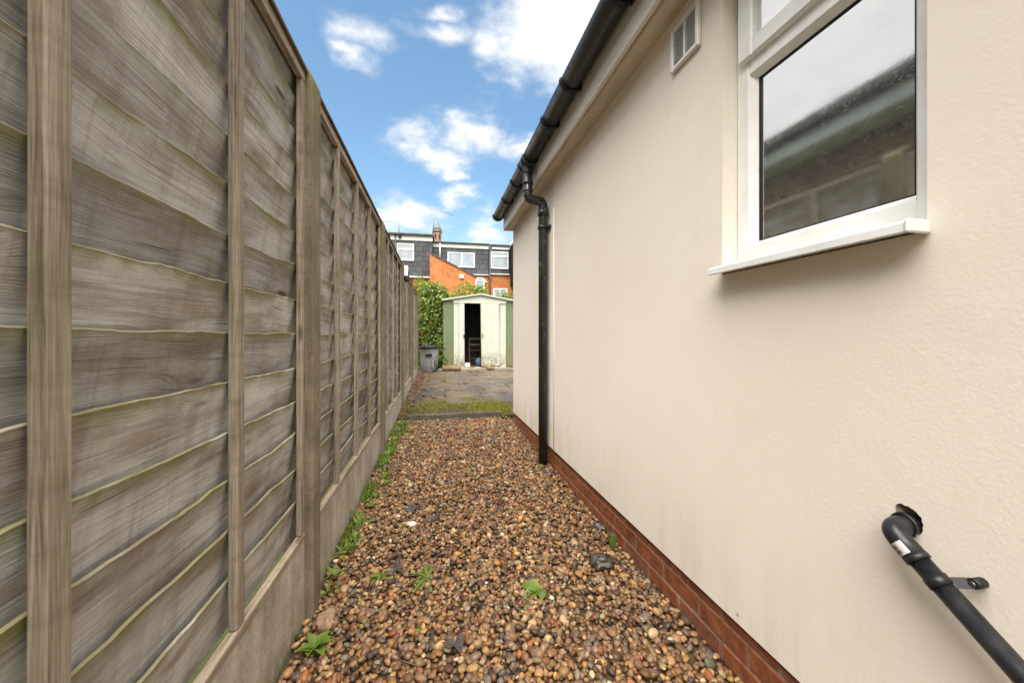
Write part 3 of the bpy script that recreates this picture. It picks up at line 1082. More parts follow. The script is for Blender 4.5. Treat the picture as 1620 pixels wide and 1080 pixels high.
# air vent
vent = thing('air_vent', None, None)
vent.parent = house
vent['label'] = 'square white louvred air vent high on the wall'
vent.location = (XW, 1.21, 2.167)
W_, H_ = 0.165, 0.172
m = MB()
bw = 0.017
m.box(-0.017, -0.001, 0, bw, 0, H_, 0.003)
m.box(-0.017, -0.001, W_ - bw, W_, 0, H_, 0.003)
m.box(-0.0165, -0.001, bw, W_ - bw, 0, bw, 0.003)
m.box(-0.0165, -0.001, bw, W_ - bw, H_ - bw, H_, 0.003)
m.box(-0.013, -0.003, W_ / 2 - 0.004, W_ / 2 + 0.004, bw, H_ - bw)
m.build('surround', M_pvc, vent)
MB().box(-0.003, -0.0012, bw, W_ - bw, bw, H_ - bw).build('backing', M_void, vent)
ms = MB()
ms.poly([(-0.0115, 0.0, -0.0035), (-0.0035, 0.0, 0.0025), (-0.0035, 0.0, 0.0045), (-0.0115, 0.0, -0.001),
         (-0.0115, 1.0, -0.0035), (-0.0035, 1.0, 0.0025), (-0.0035, 1.0, 0.0045), (-0.0115, 1.0, -0.001)],
        [(0, 1, 2, 3), (7, 6, 5, 4), (0, 4, 5, 1), (1, 5, 6, 2), (2, 6, 7, 3), (3, 7, 4, 0)])
me_slat = ms.mesh('slat', M_pvc)
for k in range(14):
    z = bw + 0.006 + k * (H_ - 2 * bw - 0.01) / 13
    for (a, b_) in ((bw, W_ / 2 - 0.004), (W_ / 2 + 0.004, W_ - bw)):
        inst('slat', me_slat, vent, (0, a, z), (0, 0, 0), (1, b_ - a, 1))

# soffit, vent strip, fascia, roof
XF = 0.846
MB().box(XF + 0.030, XW + 0.01, YA, YB - 0.02, ZS, ZS + 0.012).build('soffit', M_soffit, house)
m = MB()
m.box(XF + 0.006, XF + 0.010, YA, YB - 0.02, ZS - 0.001, ZS + 0.013)
m.box(XF + 0.0245, XF + 0.0298, YA, YB - 0.02, ZS - 0.001, ZS + 0.013)
y = 0.6
while y < YB - 0.03:
    m.box(XF + 0.010, XF + 0.0245, y, y + 0.0042, ZS - 0.001, ZS + 0.006)
    y += 0.0092
m.box(XF + 0.010, XF + 0.0245, YA, 0.6, ZS - 0.001, ZS + 0.006)
o = m.build('soffit_vent_strip', M_soffit, house)
MB().box(XF + 0.0101, XF + 0.0244, 0.6, YB - 0.03, ZS + 0.0075, ZS + 0.012).build('vent_shadow_gap', M_void, house)
MB().box(XF - 0.012, XF + 0.006, YA, YB - 0.02, ZS - 0.008, ZS + 0.20, 0.003).build('fascia', M_fascia, house)
MB().box(XF - 0.012, XW + 0.005, YB - 0.0195, YB - 0.002, ZS - 0.008, ZS + 0.21, 0.003).build('box_end', M_fascia, house)
m = MB()
m.poly([(XF - 0.06, YA, ZS + 0.205), (5.3, YA, ZS + 1.0), (5.3, YB + 0.03, ZS + 1.0), (XF - 0.06, YB + 0.03, ZS + 0.205),
        (XF - 0.06, YA, ZS + 0.235), (5.3, YA, ZS + 1.03), (5.3, YB + 0.03, ZS + 1.03), (XF - 0.06, YB + 0.03, ZS + 0.235)],
       [(0, 1, 2, 3), (7, 6, 5, 4), (0, 4, 5, 1), (1, 5, 6, 2), (2, 6, 7, 3), (3, 7, 4, 0)])
m.build('roof', M_rooftile, house)

# gutter
GR, GX, GZ = 0.060, XF - 0.075, ZS + 0.178


def half_ring(m, ro, ri, y0, y1, cx=GX, cz=GZ, seg=18, a0=0.0, a1=math.pi):
    vs = []
    for y in (y0, y1):
        for r in (ro, ri):
            for k in range(seg + 1):
                a = math.pi + a0 + (a1 - a0) * k / seg
                vs.append((cx + r * math.cos(a), y, cz + r * math.sin(a)))
    s = seg + 1
    fs = []
    for k in range(seg):
        fs += [(k, k + 1, 2 * s + k + 1, 2 * s + k), (s + k + 1, s + k, 3 * s + k, 3 * s + k + 1),
               (k + 1, k, s + k, s + k + 1), (2 * s + k, 2 * s + k + 1, 3 * s + k + 1, 3 * s + k)]
    fs += [(0, 2 * s, 3 * s, s), (s - 1, 2 * s - 1, 4 * s - 1, 3 * s - 1)]
    m.poly(vs, fs)
    bmesh.ops.recalc_face_normals(m.bm, faces=m.bm.faces[:])
    for f in m.bm.faces:
        f.smooth = abs(f.normal.y) < 0.5
    return m


m = half_ring(MB(), GR, GR - 0.004, YA, YB + 0.02)
gutter = m.build('gutter', M_gutter, house)
gutter['label'] = 'black half round plastic gutter with algae under the eaves'
m = half_ring(MB(), GR + 0.007, GR + 0.001, 0, 0.032)
m.box(GX + GR - 0.006, XF - 0.0125, 0.004, 0.028, GZ - 0.05, GZ + 0.0)
me_br = m.mesh('bracket', M_black)
for yb in (0.35, 0.95, 1.455, 2.04, 2.43, 3.46, 3.92):
    inst('bracket', me_br, gutter, (0, yb, 0))
m = half_ring(MB(), GR + 0.006, GR + 0.001, 2.965, 3.145)
m.tube([(GX, 3.055, GZ - GR - 0.0), (GX, 3.055, GZ - GR - 0.05)], 0.043, 20)
for yy in (2.962, 3.138):
    half_ring(m, GR + 0.012, GR + 0.003, yy, yy + 0.010)
m.build('running_outlet', M_gutter, gutter)
m = MB()
seg = 18
vs = [(GX + (GR + 0.004) * math.cos(math.pi + math.pi * k / seg), YB + 0.0205, GZ + (GR + 0.004) * math.sin(math.pi + math.pi * k / seg)) for k in range(seg + 1)]
vs += [(a, b_ + 0.006, c_) for a, b_, c_ in vs]
m.poly(vs, [tuple(range(seg + 1)), tuple(range(seg + 1, 2 * seg + 2))[::-1]] + [(k, k + 1, seg + 2 + k, seg + 1 + k) for k in range(seg)])
half_ring(m, GR + 0.010, GR + 0.001, YB - 0.02, YB + 0.0265)
m.build('end_cap', M_gutter, gutter)

# downpipe
PX, PY, PR = XW - 0.052, 3.055, 0.038
path = bend([(GX, PY, GZ - GR - 0.03), (GX, PY, 2.250), (PX, PY + 0.012, 2.232), (PX, PY + 0.012, 0.035)], 0.040, 8)
dp = MB().tube(path, PR, 24).build('downpipe', M_pipe, house)
dp['label'] = 'scuffed black downpipe with a swan neck under the gutter'
m = MB()
for p0, p1, r in (((GX, PY, 2.395), (GX, PY, 2.362), PR + 0.006), ((GX, PY, 2.318), (GX, PY, 2.306), PR + 0.005)):
    m.tube([p0, p1], r, 24)
m.build('socket', M_pipe, dp)
m = MB()
m.tube([(PX, PY + 0.012, 2.172), (PX, PY + 0.012, 2.115)], PR + 0.0055, 24)
m.build('socket', M_pipe, dp)
for zc in (2.02, 1.0):
    if zc < 1.5:
        continue
    m = MB()
    m.tube([(PX, PY + 0.012, zc - 0.014), (PX, PY + 0.012, zc + 0.014)], PR + 0.006, 24)
    m.box(PX + 0.03, XW + 0.001, PY - 0.055, PY + 0.079, zc - 0.012, zc + 0.012, 0.002)
    m.tube([(PX + 0.032, PY - 0.047, zc), (PX + 0.024, PY - 0.047, zc)], 0.007, 8)
    m.build('clip', M_pipe, dp)
# thin painted cable beside the downpipe
MB().tube([(XW - 0.002, 2.925, 0.20), (XW - 0.003, 2.925, 1.2), (XW - 0.002, 2.93, 2.15)], 0.005, 8).build('painted_cable', M_render, house)

# waste pipe
waste = thing('waste_pipe', None, None)
waste.parent = house
waste['label'] = 'black waste pipe slanting down from an elbow in the wall'
WX = XW - 0.048
cy, cz = chip_c
dirp = Vector((0, -0.148, -0.121)).normalized()
st_ = Vector((WX, cy, cz - 0.004))
end = st_ + dirp * 1.05
MB().tube(bend([(XW + 0.06, cy, cz), st_, st_ + dirp * 0.06], 0.025, 8), 0.0200, 24).build('elbow', M_waste, waste)
MB().tube([st_ + dirp * 0.052, st_ + dirp * 0.062], 0.0210, 24).tube([(XW - 0.014, cy, cz), (XW - 0.004, cy, cz)], 0.0228, 24).build('elbow_collar', M_waste, waste)
MB().tube([st_ + dirp * 0.055, end], 0.0172, 24).build('pipe', M_waste, waste)
# paper label with printed bars wrapped on the elbow end
side = Vector((-1, 0, 0))
nrm = dirp.cross(side).normalized()
if nrm.z < 0:
    nrm = -nrm


def wrap(m, s0, s1, a0, a1, r, n=8):
    vs = []
    for s in (s0, s1):
        for k in range(n + 1):
            a = a0 + (a1 - a0) * k / n
            vs.append(tuple(st_ + dirp * s + (side * math.cos(a) + nrm * math.sin(a)) * r))
    return m.poly(vs, [(k, k + 1, n + 2 + k, n + 1 + k) for k in range(n)], True)


MB_l = wrap(MB(), 0.026, 0.0485, R(-62), R(35), 0.0204)
MB_l.build('paper_label', M_card, waste)
m = MB()
for k in range(7):
    s = 0.0285 + k * 0.0026
    wrap(m, s, s + (0.0014 if k % 3 else 0.0007), R(-52), R(0), 0.0207)
m.build('printed_bars', M_black, waste)
# saddle clip
cp = st_ + dirp * 0.097
m = MB()
m.tube([cp - dirp * 0.008, cp + dirp * 0.008], 0.0192, 24)
m.build('clip', M_waste, waste)
m = MB()
tabdir = Vector((0, -0.92, 0.38)).normalized()
e1 = cp + tabdir * 0.018 + Vector((0.012, 0, 0))
e2 = cp + tabdir * 0.036 + Vector((0.030, 0, 0))
wv_ = dirp * 0.009
m.poly([tuple(e1 - wv_ + Vector((-.004, 0, 0))), tuple(e1 + wv_ + Vector((-.004, 0, 0))), tuple(e2 + wv_ + Vector((-.004, 0, 0))), tuple(e2 - wv_ + Vector((-.004, 0, 0))),
        tuple(e1 - wv_ + Vector((.004, 0, 0))), tuple(e1 + wv_ + Vector((.004, 0, 0))), tuple(e2 + wv_ + Vector((.004, 0, 0))), tuple(e2 - wv_ + Vector((.004, 0, 0)))],
       [(0, 1, 2, 3), (7, 6, 5, 4), (0, 4, 5, 1), (1, 5, 6, 2), (2, 6, 7, 3), (3, 7, 4, 0)])
m.tube([tuple(e2 + Vector((-.007, 0, 0))), (XW + 0.002, e2.y, e2.z)], 0.0085, 16)
m.build('clip_tab', M_black, waste)
MB().tube([tuple(e2 + Vector((-.0095, 0, 0))), tuple(e2 + Vector((-.0068, 0, 0)))], 0.0048, 12).build('screw', M_steel, waste)

# ------------------------------------------------------------------ gravel
NV = 14
tmpl = []
for s in range(NV):
    bm = bmesh.new()
    bmesh.ops.create_icosphere(bm, subdivisions=2, radius=1.0)
    co = []
    for v in bm.verts:
        p = v.co.copy()
        d = 1 + 0.30 * noise.noise(p * 0.9 + Vector((s * 5.1, s * 2.3, 1))) + 0.12 * noise.noise(p * 2.1 + Vector((s * 3.1, 7, s)))
        p = p * d
        # flatten a side or two so that stones are not balls
        p.x = max(min(p.x, 0.86), -0.80)
        if s % 2:
            q_ = Vector((0.6, 0.7, 0.35 - 0.1 * (s % 5))).normalized()
            k_ = p.dot(q_) - 0.62
            if k_ > 0:
                p = p - q_ * k_
        if s % 3 == 0:
            q_ = Vector((-0.5, 0.8, -0.3 + 0.15 * (s % 4))).normalized()
            k_ = p.dot(q_) - 0.58
            if k_ > 0:
                p = p - q_ * k_
        co.append(p)
    tmpl.append(np.array([list(p) for p in co], dtype=np.float32))
    if s == 0:
        bm.verts.ensure_lookup_table()
        tfaces = np.array([[v.index for v in f.verts] for f in bm.faces], dtype=np.int32)
    bm.free()
pts = []
rng = np.random.default_rng(3)
HRt = math.tan(HR)
for layer in range(2):
    cell = 0.0238
    for y in np.arange(0.55, 4.84, cell):
        xmax = XP - math.sin(HR) * y - 0.008
        for x in np.arange(-DF + 0.008 + (layer * 0.012), xmax, cell):
            px = x + rng.uniform(-.5, .5) * cell * 1.1
            py = y + rng.uniform(-.5, .5) * cell * 1.1 + layer * 0.012
            if px > xmax or px < -DF + 0.01:
                continue
            zb_ = gz(py) - 0.004 + layer * 0.010 + 0.012 * noise.noise(Vector((px * 3.1, py * 2.7, 0)))
            pts.append((px, py, zb_ + rng.uniform(-.004, .005), layer))
n = len(pts)
pal = np.array([0.86, 0.775, 0.60]) * np.array([[.34, .215, .115], [.30, .19, .11], [.19, .10, .052], [.15, .085, .05], [.085, .052, .034], [.25, .165, .115],
                [.38, .22, .075], [.22, .20, .175], [.55, .46, .35], [.27, .105, .045], [.165, .115, .10], [.12, .115, .11],
                [.31, .24, .17], [.42, .30, .18], [.24, .145, .09], [.05, .045, .045]], dtype=np.float32)
wts = np.array([12, 12, 12, 12, 9, 9, 6, 5, 3.0, 5, 9, 4, 8, 7, 10, 4], dtype=float)
wts /= wts.sum()
nv = len(tmpl[0])
V = np.empty((n, nv, 3), np.float32)
C = np.ones((n, nv, 4), np.float32)
pick = rng.choice(len(pal), n, p=wts)
for i, (px, py, pz_, layer) in enumerate(pts):
    a = rng.lognormal(math.log(0.0130), 0.28)
    a = min(a, 0.026)
    s = np.array([a, a * rng.uniform(.58, .95), a * rng.uniform(.36, .66)], np.float32)
    t_ = tmpl[rng.integers(NV)] * s
    ax, az, ay = rng.normal(0, .35), rng.uniform(0, 6.283), rng.normal(0, .35)
    Rm = np.array((Matrix.Rotation(az, 3, 'Z') @ Matrix.Rotation(ax, 3, 'X') @ Matrix.Rotation(ay, 3, 'Y')), np.float32)
    V[i] = t_ @ Rm.T + np.array([px, py, pz_], np.float32)
    C[i, :, :3] = pal[pick[i]] * rng.uniform(.52, 1.28) * np.array([1, rng.uniform(.94, 1.05), rng.uniform(.88, 1.1)])
me = bpy.data.meshes.new('gravel')
F = (tfaces[None, :, :] + (np.arange(n) * nv)[:, None, None]).reshape(-1, 3).astype(np.int32)
me.vertices.add(n * nv)
me.vertices.foreach_set('co', V.reshape(-1))
me.loops.add(F.size)
me.loops.foreach_set('vertex_index', F.reshape(-1))
me.polygons.add(len(F))
me.polygons.foreach_set('loop_start', np.arange(0, F.size, 3, dtype=np.int32))
me.polygons.foreach_set('use_smooth', np.ones(len(F), dtype=bool))
at_ = me.attributes.new('stone', 'FLOAT_COLOR', 'POINT')
at_.data.foreach_set('color', C.reshape(-1))
me.update()
me.validate()
me.materials.append(M_pebble)
tag(inst('gravel', me), 'brown and tan wet river pebble gravel covering the passage', 'gravel', None, 'stuff')

# ------------------------------------------------------------------ timber edging, patio, moss
t = MB().box(-0.385, 0.80, -0.026, 0.026, -0.12, 0.125, 0.007, 2).build('timber_edging', M_sleeper, None, (0, 4.90, 0), (0, R(-0.25), R(0.4)))
tag(t, 'dark wet timber board edging between the gravel and the patio', 'edging')

patio = tag(MB().box(-0.50, 5.4, 5.62, 13.2, -0.05, 0.04).build('patio', M_soil), kind='structure')
rs = random.Random(12)
row, y = 0, 5.66
slab_me = [MB().box(0, 0.596, 0, 0.596, -0.05, 0, 0.004, 1).mesh('paving_slab', M_slab),
           MB().box(0, 0.896, 0, 0.596, -0.05, 0, 0.004, 1).mesh('paving_slab', M_slab)]
while y < 10.15:
    x = -0.50 - (0.3 if row % 2 else 0.0)
    while x < 4.6:
        w = rs.choice([0, 0, 1])
        wd = 0.6 if w == 0 else 0.9
        sx = 1.0
        if x < -0.5:
            x2 = -0.5
            sx = (x + wd - x2) / wd
            inst('paving_slab', slab_me[w], patio, (x2, y, pz(y) + rs.uniform(-.003, .003)), (R(0.95), rs.uniform(-.004, .004), 0), (sx, 1, 1))
        else:
            inst('paving_slab', slab_me[w], patio, (x, y, pz(y) + rs.uniform(-.003, .003)), (R(0.95), rs.uniform(-.004, .004), 0), (1, 1, 1))
        x += wd
    row += 1
    y += 0.6


def blades(name, mat, spots, h0, h1, w):
    vs, fs = [], []
    for (x, y, z) in spots:
        a = random.uniform(0, 6.283)
        h = random.uniform(h0, h1)
        lx, ly = random.gauss(0, .5) * h, random.gauss(0, .5) * h
        dx, dy = math.cos(a) * w, math.sin(a) * w
        k = len(vs)
        vs += [(x - dx, y - dy, z), (x + dx, y + dy, z), (x + lx * .5 + dx * .7, y + ly * .5 + dy * .7, z + h * .65),
               (x + lx * .5 - dx * .7, y + ly * .5 - dy * .7, z + h * .65), (x + lx, y + ly, z + h)]
        fs += [(k, k + 1, k + 2, k + 3), (k + 3, k + 2, k + 4)]
    me = bpy.data.meshes.new(name)
    me.from_pydata(vs, [], fs)
    me.materials.append(mat)
    return me


sp = []
while len(sp) < 6500:
    x, y = random.uniform(-0.50, 1.0), random.uniform(4.93, 6.05)
    d = 0.58 + 1.0 * noise.noise(Vector((x * 2.2, y * 2.6, 3))) - max(0, (y - 5.5)) * 1.5 + 0.25 * noise.noise(Vector((x * 9, y * 9, 1)))
    if x < -0.25:
        d -= 0.25
    if random.random() < d:
        sp.append((x, y, 0.083 + (y - 4.88) * 0.052 if y < 5.7 else pz(y)))
tag(inst('moss', blades('moss', M_moss, sp, 0.008, 0.035, 0.004)), 'yellow green moss and short grass behind the timber edging', 'moss', None, 'stuff')
sp = []
for _ in range(2600):
    x, y = random.uniform(-0.5, 2.6), random.choice([random.uniform(9.55, 10.3), random.uniform(5.8, 10.3)])
    if noise.noise(Vector((x * 1.7, y * 1.3, 8))) > 0.12:
        sp.append((x, y, pz(y)))
tag(inst('patio_moss', blades('patio_moss', M_moss, sp, 0.008, 0.03, 0.004)), 'thin patches of moss on the wet patio slabs', 'moss', None, 'stuff')

# ------------------------------------------------------------------ shed
SY = 10.57
SX = 1.145
SZ = 0.225
shed = thing('garden_shed', 'pale green and cream metal garden shed with its sliding door half open', 'shed', (SX, SY, SZ))
HW, EV, RG, DP = 1.025, 1.885, 2.055, 1.7


def ribbed(m, x0, x1, z0, ztop, y, n, depth, axis=0):
    """vertically ribbed sheet; ztop is a function of x"""
    k = n * 4
    prof = [0, 1, 1, 0]
    vs, fs = [], []
    for i in range(k + 1):
        x = x0 + (x1 - x0) * i / k
        d = prof[i % 4] * depth
        p0 = (x, y + d, z0) if axis == 0 else (y + d, x, z0)
        p1 = (x, y + d, ztop(x)) if axis == 0 else (y + d, x, ztop(x))
        vs += [p0, p1]
    for i in range(k):
        fs.append((2 * i, 2 * i + 2, 2 * i + 3, 2 * i + 1))
    return m.poly(vs, fs)


eav = lambda x: EV
ribbed(MB(), -HW, -0.735, 0.04, eav, 0.012, 2, 0.012).build('front_panel', M_shedgreen, shed)
ribbed(MB(), 0.715, HW, 0.04, eav, 0.012, 2, 0.012).build('front_panel', M_shedgreen, shed)
ribbed(MB(), 0.02, DP, 0.04, eav, -HW + 0.001, 9, 0.012, 1).build('side_panel', M_shedgreen, shed)
ribbed(MB(), 0.02, DP, 0.04, eav, HW - 0.013, 9, 0.012, 1).build('side_panel', M_shedgreen, shed)
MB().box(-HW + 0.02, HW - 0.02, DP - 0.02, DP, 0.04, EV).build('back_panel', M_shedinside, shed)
MB().box(-HW + 0.022, HW - 0.022, 0.03, DP - 0.03, 1.868, 1.874).build('ceiling_shade_sheet', M_shedinside, shed)  # added dark sheet, hides the lit green underside of the roof
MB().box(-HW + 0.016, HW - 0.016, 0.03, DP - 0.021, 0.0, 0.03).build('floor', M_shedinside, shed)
# lining, added: its dark colour stands for the shade inside
MB().box(-HW + 0.016, -HW + 0.02, 0.04, DP - 0.03, 0.035, EV).box(HW - 0.02, HW - 0.016, 0.04, DP - 0.03, 0.035, EV).build('shade_liner', M_shedinside, shed)
m = MB()
m.box(-0.735, -0.60, -0.004, 0.02, 0.02, 1.80, 0.004)
m.box(-0.598, -0.445, -0.018, 0.002, 0.03, 1.80, 0.004)
m.build('left_sliding_door', M_shedcream, shed)
MB().box(0.555, 0.72, -0.004, 0.02, 0.02, 1.80, 0.004).build('jamb', M_shedcream, shed)
d_ = MB()
d_.box(0, 0.535, -0.022, -0.004, 0.0, 1.755, 0.004)
for xx in (0.012, 0.50):
    d_.box(xx, xx + 0.02, -0.030, -0.0215, 0.01, 1.745, 0.003)
door = d_.build('sliding_door', M_shedcream, shed, (0.028, 0, 0.045), (0, R(-0.9), 0))
door['label'] = 'cream metal sliding door hanging slightly askew with rusty edge'
MB().box(-0.006, -0.0005, -0.026, -0.002, 0.0, 1.75).build('rusty_edge', M_rust, door)
MB().box(0.03, 0.062, -0.034, -0.0222, 0.80, 0.90, 0.004).build('handle', M_rust, door)
MB().box(-0.475, -0.42, -0.05, -0.0185, 0.86, 0.93, 0.006).build('handle', M_black, shed)
m = MB()
m.prism([(-0.74, 1.802), (0.725, 1.802), (0.725, 1.86), (-0.74, 1.86)], 1, -0.024, 0.022)
m.build('header', M_shedcream, shed)
m = MB()
m.prism([(-HW, EV - 0.022), (HW, EV - 0.022), (HW, EV + 0.002), (0, RG - 0.012), (-HW, EV + 0.002)], 1, -0.006, 0.012)
m.build('gable', M_shedcream, shed)
MB().box(-0.735, 0.72, -0.035, 0.025, 0.0, 0.028, 0.004).build('threshold', M_shedcream, shed)
m = MB()
for s in (-1, 1):
    m.poly([(0, -0.045, RG), (s * (HW + 0.035), -0.045, EV - 0.004), (s * (HW + 0.035), DP + 0.04, EV - 0.004), (0, DP + 0.04, RG),
            (0, -0.045, RG + 0.014), (s * (HW + 0.035), -0.045, EV + 0.012), (s * (HW + 0.035), DP + 0.04, EV + 0.012), (0, DP + 0.04, RG + 0.014)],
           [(0, 1, 2, 3), (7, 6, 5, 4), (0, 4, 5, 1), (1, 5, 6, 2), (2, 6, 7, 3), (3, 7, 4, 0)])
m.build('roof', M_shedgreen, shed)
m = MB()
for s in (-1, 1):
    m.poly([(0, -0.058, RG - 0.018), (s * (HW + 0.04), -0.058, EV - 0.024), (s * (HW + 0.04), -0.0455, EV - 0.024), (0, -0.0455, RG - 0.018),
            (0, -0.058, RG + 0.022), (s * (HW + 0.04), -0.058, EV + 0.018), (s * (HW + 0.04), -0.0455, EV + 0.018), (0, -0.0455, RG + 0.022)],
           [(0, 1, 2, 3), (7, 6, 5, 4), (0, 4, 5, 1), (1, 5, 6, 2), (2, 6, 7, 3), (3, 7, 4, 0)])
m.build('verge_trim', M_shedcream, shed)
tag(MB().box(-HW - 0.12, HW + 0.6, -0.16, DP + 0.1, -0.14, -0.002, 0.01).build('shed_base', M_conc, None, (SX, SY, SZ)),
    'low concrete base that the shed stands on', 'base')

# things in the shed
t = thing('wooden_chair', 'old brown wooden chair just inside the open shed door', 'chair', (SX - 0.12, SY + 0.75, SZ + 0.031), R(12))
for (x, y, h) in ((-0.19, -0.19, 0.82), (0.19, -0.19, 0.82), (-0.19, 0.19, 0.43), (0.19, 0.19, 0.43)):
    MB().box(x - 0.018, x + 0.018, y - 0.018, y + 0.018, 0, h, 0.003).build('leg', M_brownwood, t)
MB().box(-0.215, 0.215, -0.168, 0.215, 0.4305, 0.452, 0.004).build('seat', M_brownwood, t)
for z in (0.58, 0.75):
    MB().box(-0.171, 0.171, -0.200, -0.182, z, z + 0.06, 0.003).build('back_rail', M_brownwood, t)
MB().box(-0.171, 0.171, -0.197, -0.183, 0.20, 0.225, 0.002).build('stretcher', M_brownwood, t)


def lump(name, mat, loc, r, sc_=(1, 1, 1), seed=0, amp=0.3, sub=3, label=None, cat=None, freq=1.6, group=None):
    bm = bmesh.new()
    bmesh.ops.create_icosphere(bm, subdivisions=sub, radius=1)
    for v in bm.verts:
        d = 1 + amp * noise.noise(v.co * freq + Vector((seed, seed * 2.1, 3))) + amp * .4 * noise.noise(v.co * freq * 2.7 + Vector((seed, 1, 3)))
        v.co = Vector((v.co.x * sc_[0], v.co.y * sc_[1], v.co.z * sc_[2])) * d * r
    me = bpy.data.meshes.new(name)
    for f in bm.faces:
        f.smooth = True
    bm.to_mesh(me)
    bm.free()
    me.materials.append(mat)
    return tag(inst(name, me, None, loc), label, cat, group)


lump('blue_sack', M_blue, (SX - 0.02, SY + 0.20, SZ + 0.14), 0.13, (0.85, .7, 1), 3, 0.35, 3, 'crumpled blue plastic sack on the shed floor', 'sack')
tag(MB().box(-0.08, 0.08, -0.05, 0.05, 0, 0.11, 0.006).build('carton', M_card, None, (SX - 0.37, SY + 0.10, SZ + 0.031), (0, 0, R(15))),
    'small white carton on the floor at the left of the shed door', 'carton')
# loose pieces before the shed
tag(MB().box(-0.24, 0.24, -0.16, 0.16, 0, 0.06, 0.008).build('loose_slab', M_bslab, None, (0.34, 10.10, pz(10.0) + 0.045), (R(8), 0, R(-3))),
    'loose brown paving slab lying in front of the shed, left of the door', 'slab')
tag(MB().box(-0.10, 0.10, -0.13, 0.13, 0, 0.045, 0.008).build('broken_slab', M_bslab, None, (1.33, 10.10, pz(10.0) + 0.042), (R(8), R(2), R(24))),
    'small broken piece of slab in front of the shed door', 'slab')

# ------------------------------------------------------------------ bin
bx_, by_ = -0.235, 9.90
t = thing('dustbin', 'stained grey plastic dustbin with a black lid beside the shed', 'bin', (bx_, by_, pz(by_) + 0.012))
MB().lathe([(0.195, 0.0), (0.205, 0.012), (0.222, 0.30), (0.238, 0.565), (0.246, 0.575), (0.246, 0.60), (0.235, 0.60), (0.22, 0.55)], 36).build('body', M_bin, t)
MB().lathe([(0.247, 0.585), (0.268, 0.588), (0.268, 0.632), (0.25, 0.65), (0.12, 0.672), (0.02, 0.676)], 36).build('lid', M_black, t)
MB().box(-0.085, 0.075, -0.275, -0.222, 0.40, 0.462, 0.012, 2).build('handle', M_black, t)


# ------------------------------------------------------------------ foliage
def leaf_mesh(name, mat, pts, size, out=None):
    """pts: list of (point, outward normal)"""
    vs, fs = [], []
    for p, nn in pts:
        s = size * random.uniform(0.6, 1.35)
        d = (nn + Vector((random.gauss(0, .6), random.gauss(0, .6), random.gauss(-.25, .6)))).normalized()
        a = d.orthogonal().normalized()
        a.rotate(Matrix.Rotation(random.uniform(0, 6.28), 3, d))
        c_ = d.cross(a)
        k = len(vs)
        fold = d * s * 0.14
        vs += [tuple(p - a * s), tuple(p - a * s * 0.2 + c_ * s * .52 + fold), tuple(p + a * s), tuple(p - a * s * 0.2 - c_ * s * .52 + fold), tuple(p - d * s * 0.05)]
        fs += [(k, k + 1, k + 2, k + 4), (k, k + 4, k + 2, k + 3)]
    me = bpy.data.meshes.new(name)
    me.from_pydata(vs, [], fs)
    me.materials.append(mat)
    return me


def blob_points(c, r, n, seed, shell=0.55, gap=0.0):
    rs = random.Random(seed)
    out = []
    while len(out) < n:
        d = Vector((rs.gauss(0, 1), rs.gauss(0, 1), rs.gauss(0, 1))).normalized()
        f = 1 + 0.38 * noise.noise(d * 2.0 + Vector((seed, 0, 0))) + 0.25 * noise.noise(d * 5 + Vector((seed, 4, 0)))
        k = f * (shell + (1 - shell) * rs.random() ** 0.6)
        p = Vector((c[0] + d.x * r[0] * k, c[1] + d.y * r[1] * k, c[2] + d.z * r[2] * k))
        if noise.noise(p * 4.5 + Vector((seed, 1, 1))) < gap - 0.35:
            continue
        out.append((p, d))
    return out


def shrub(name, label, cat, base, blobs, mat, leaf, stems, seed, group=None):
    t = thing(name, label, cat, base, 0, group)
    pts = []
    for i, (c, r, n) in enumerate(blobs):
        pts += blob_points(c, r, n, seed + i * 3)
    pts = [(p, d) for p, d in pts if p.z > 0.01]
    inst('foliage', leaf_mesh('foliage', mat, pts, leaf), t)
    m = MB()
    for i, (c, r, n) in enumerate(blobs):
        for _ in range(stems):
            tip = Vector(c) + Vector((random.uniform(-.5, .5) * r[0], random.uniform(-.5, .5) * r[1], random.uniform(0, .6) * r[2]))
            b0 = Vector((c[0] * 0.6 + random.uniform(-.08, .08), c[1] * .6, 0))
            mid = (b0 + tip) / 2 + Vector((random.uniform(-.06, .06), random.uniform(-.06, .06), 0.05))
            m.tube([b0, mid, tip], [0.016, 0.011, 0.005], 6)
    m.build('stem', M_stem, t)
    return t


# ivy between the end of the fence and the shed
shrub('ivy_hedge', 'dense glossy ivy hedge between the fence end and the shed', 'hedge', (-0.02, 10.95, 0.18),
      [((-0.30, 0.0, 1.15), (0.42, 0.42, 1.2), 7000), ((0.10, 0.05, 0.95), (0.38, 0.40, 1.0), 6000), ((-0.05, 0.1, 1.75), (0.5, 0.4, 0.62), 4500),
       ((-0.05, -0.1, 0.4), (0.55, 0.35, 0.5), 3500)],
      M_ivy, 0.040, 4, 3)
shrub('fresh_green_bush', 'light yellow green bush rising above the ivy by the orange wall', 'bush', (-0.05, 12.3, 0.1),
      [((-0.25, 0, 2.15), (0.55, 0.45, 0.62), 3200), ((0.35, 0.1, 1.9), (0.5, 0.4, 0.6), 2600), ((-0.55, 0.1, 2.55), (0.16, 0.2, 0.5), 260)],
      M_bright, 0.038, 3, 21, 'bushes behind the shed')
shrub('leafy_bush', 'bright green bush showing over the shed roof left of its ridge', 'bush', (1.05, 13.4, 0.1),
      [((0.15, 0, 2.2), (0.66, 0.5, 0.68), 3600), ((-0.5, 0, 1.9), (0.4, 0.4, 0.55), 1000)],
      M_bright, 0.040, 3, 35, 'bushes behind the shed')
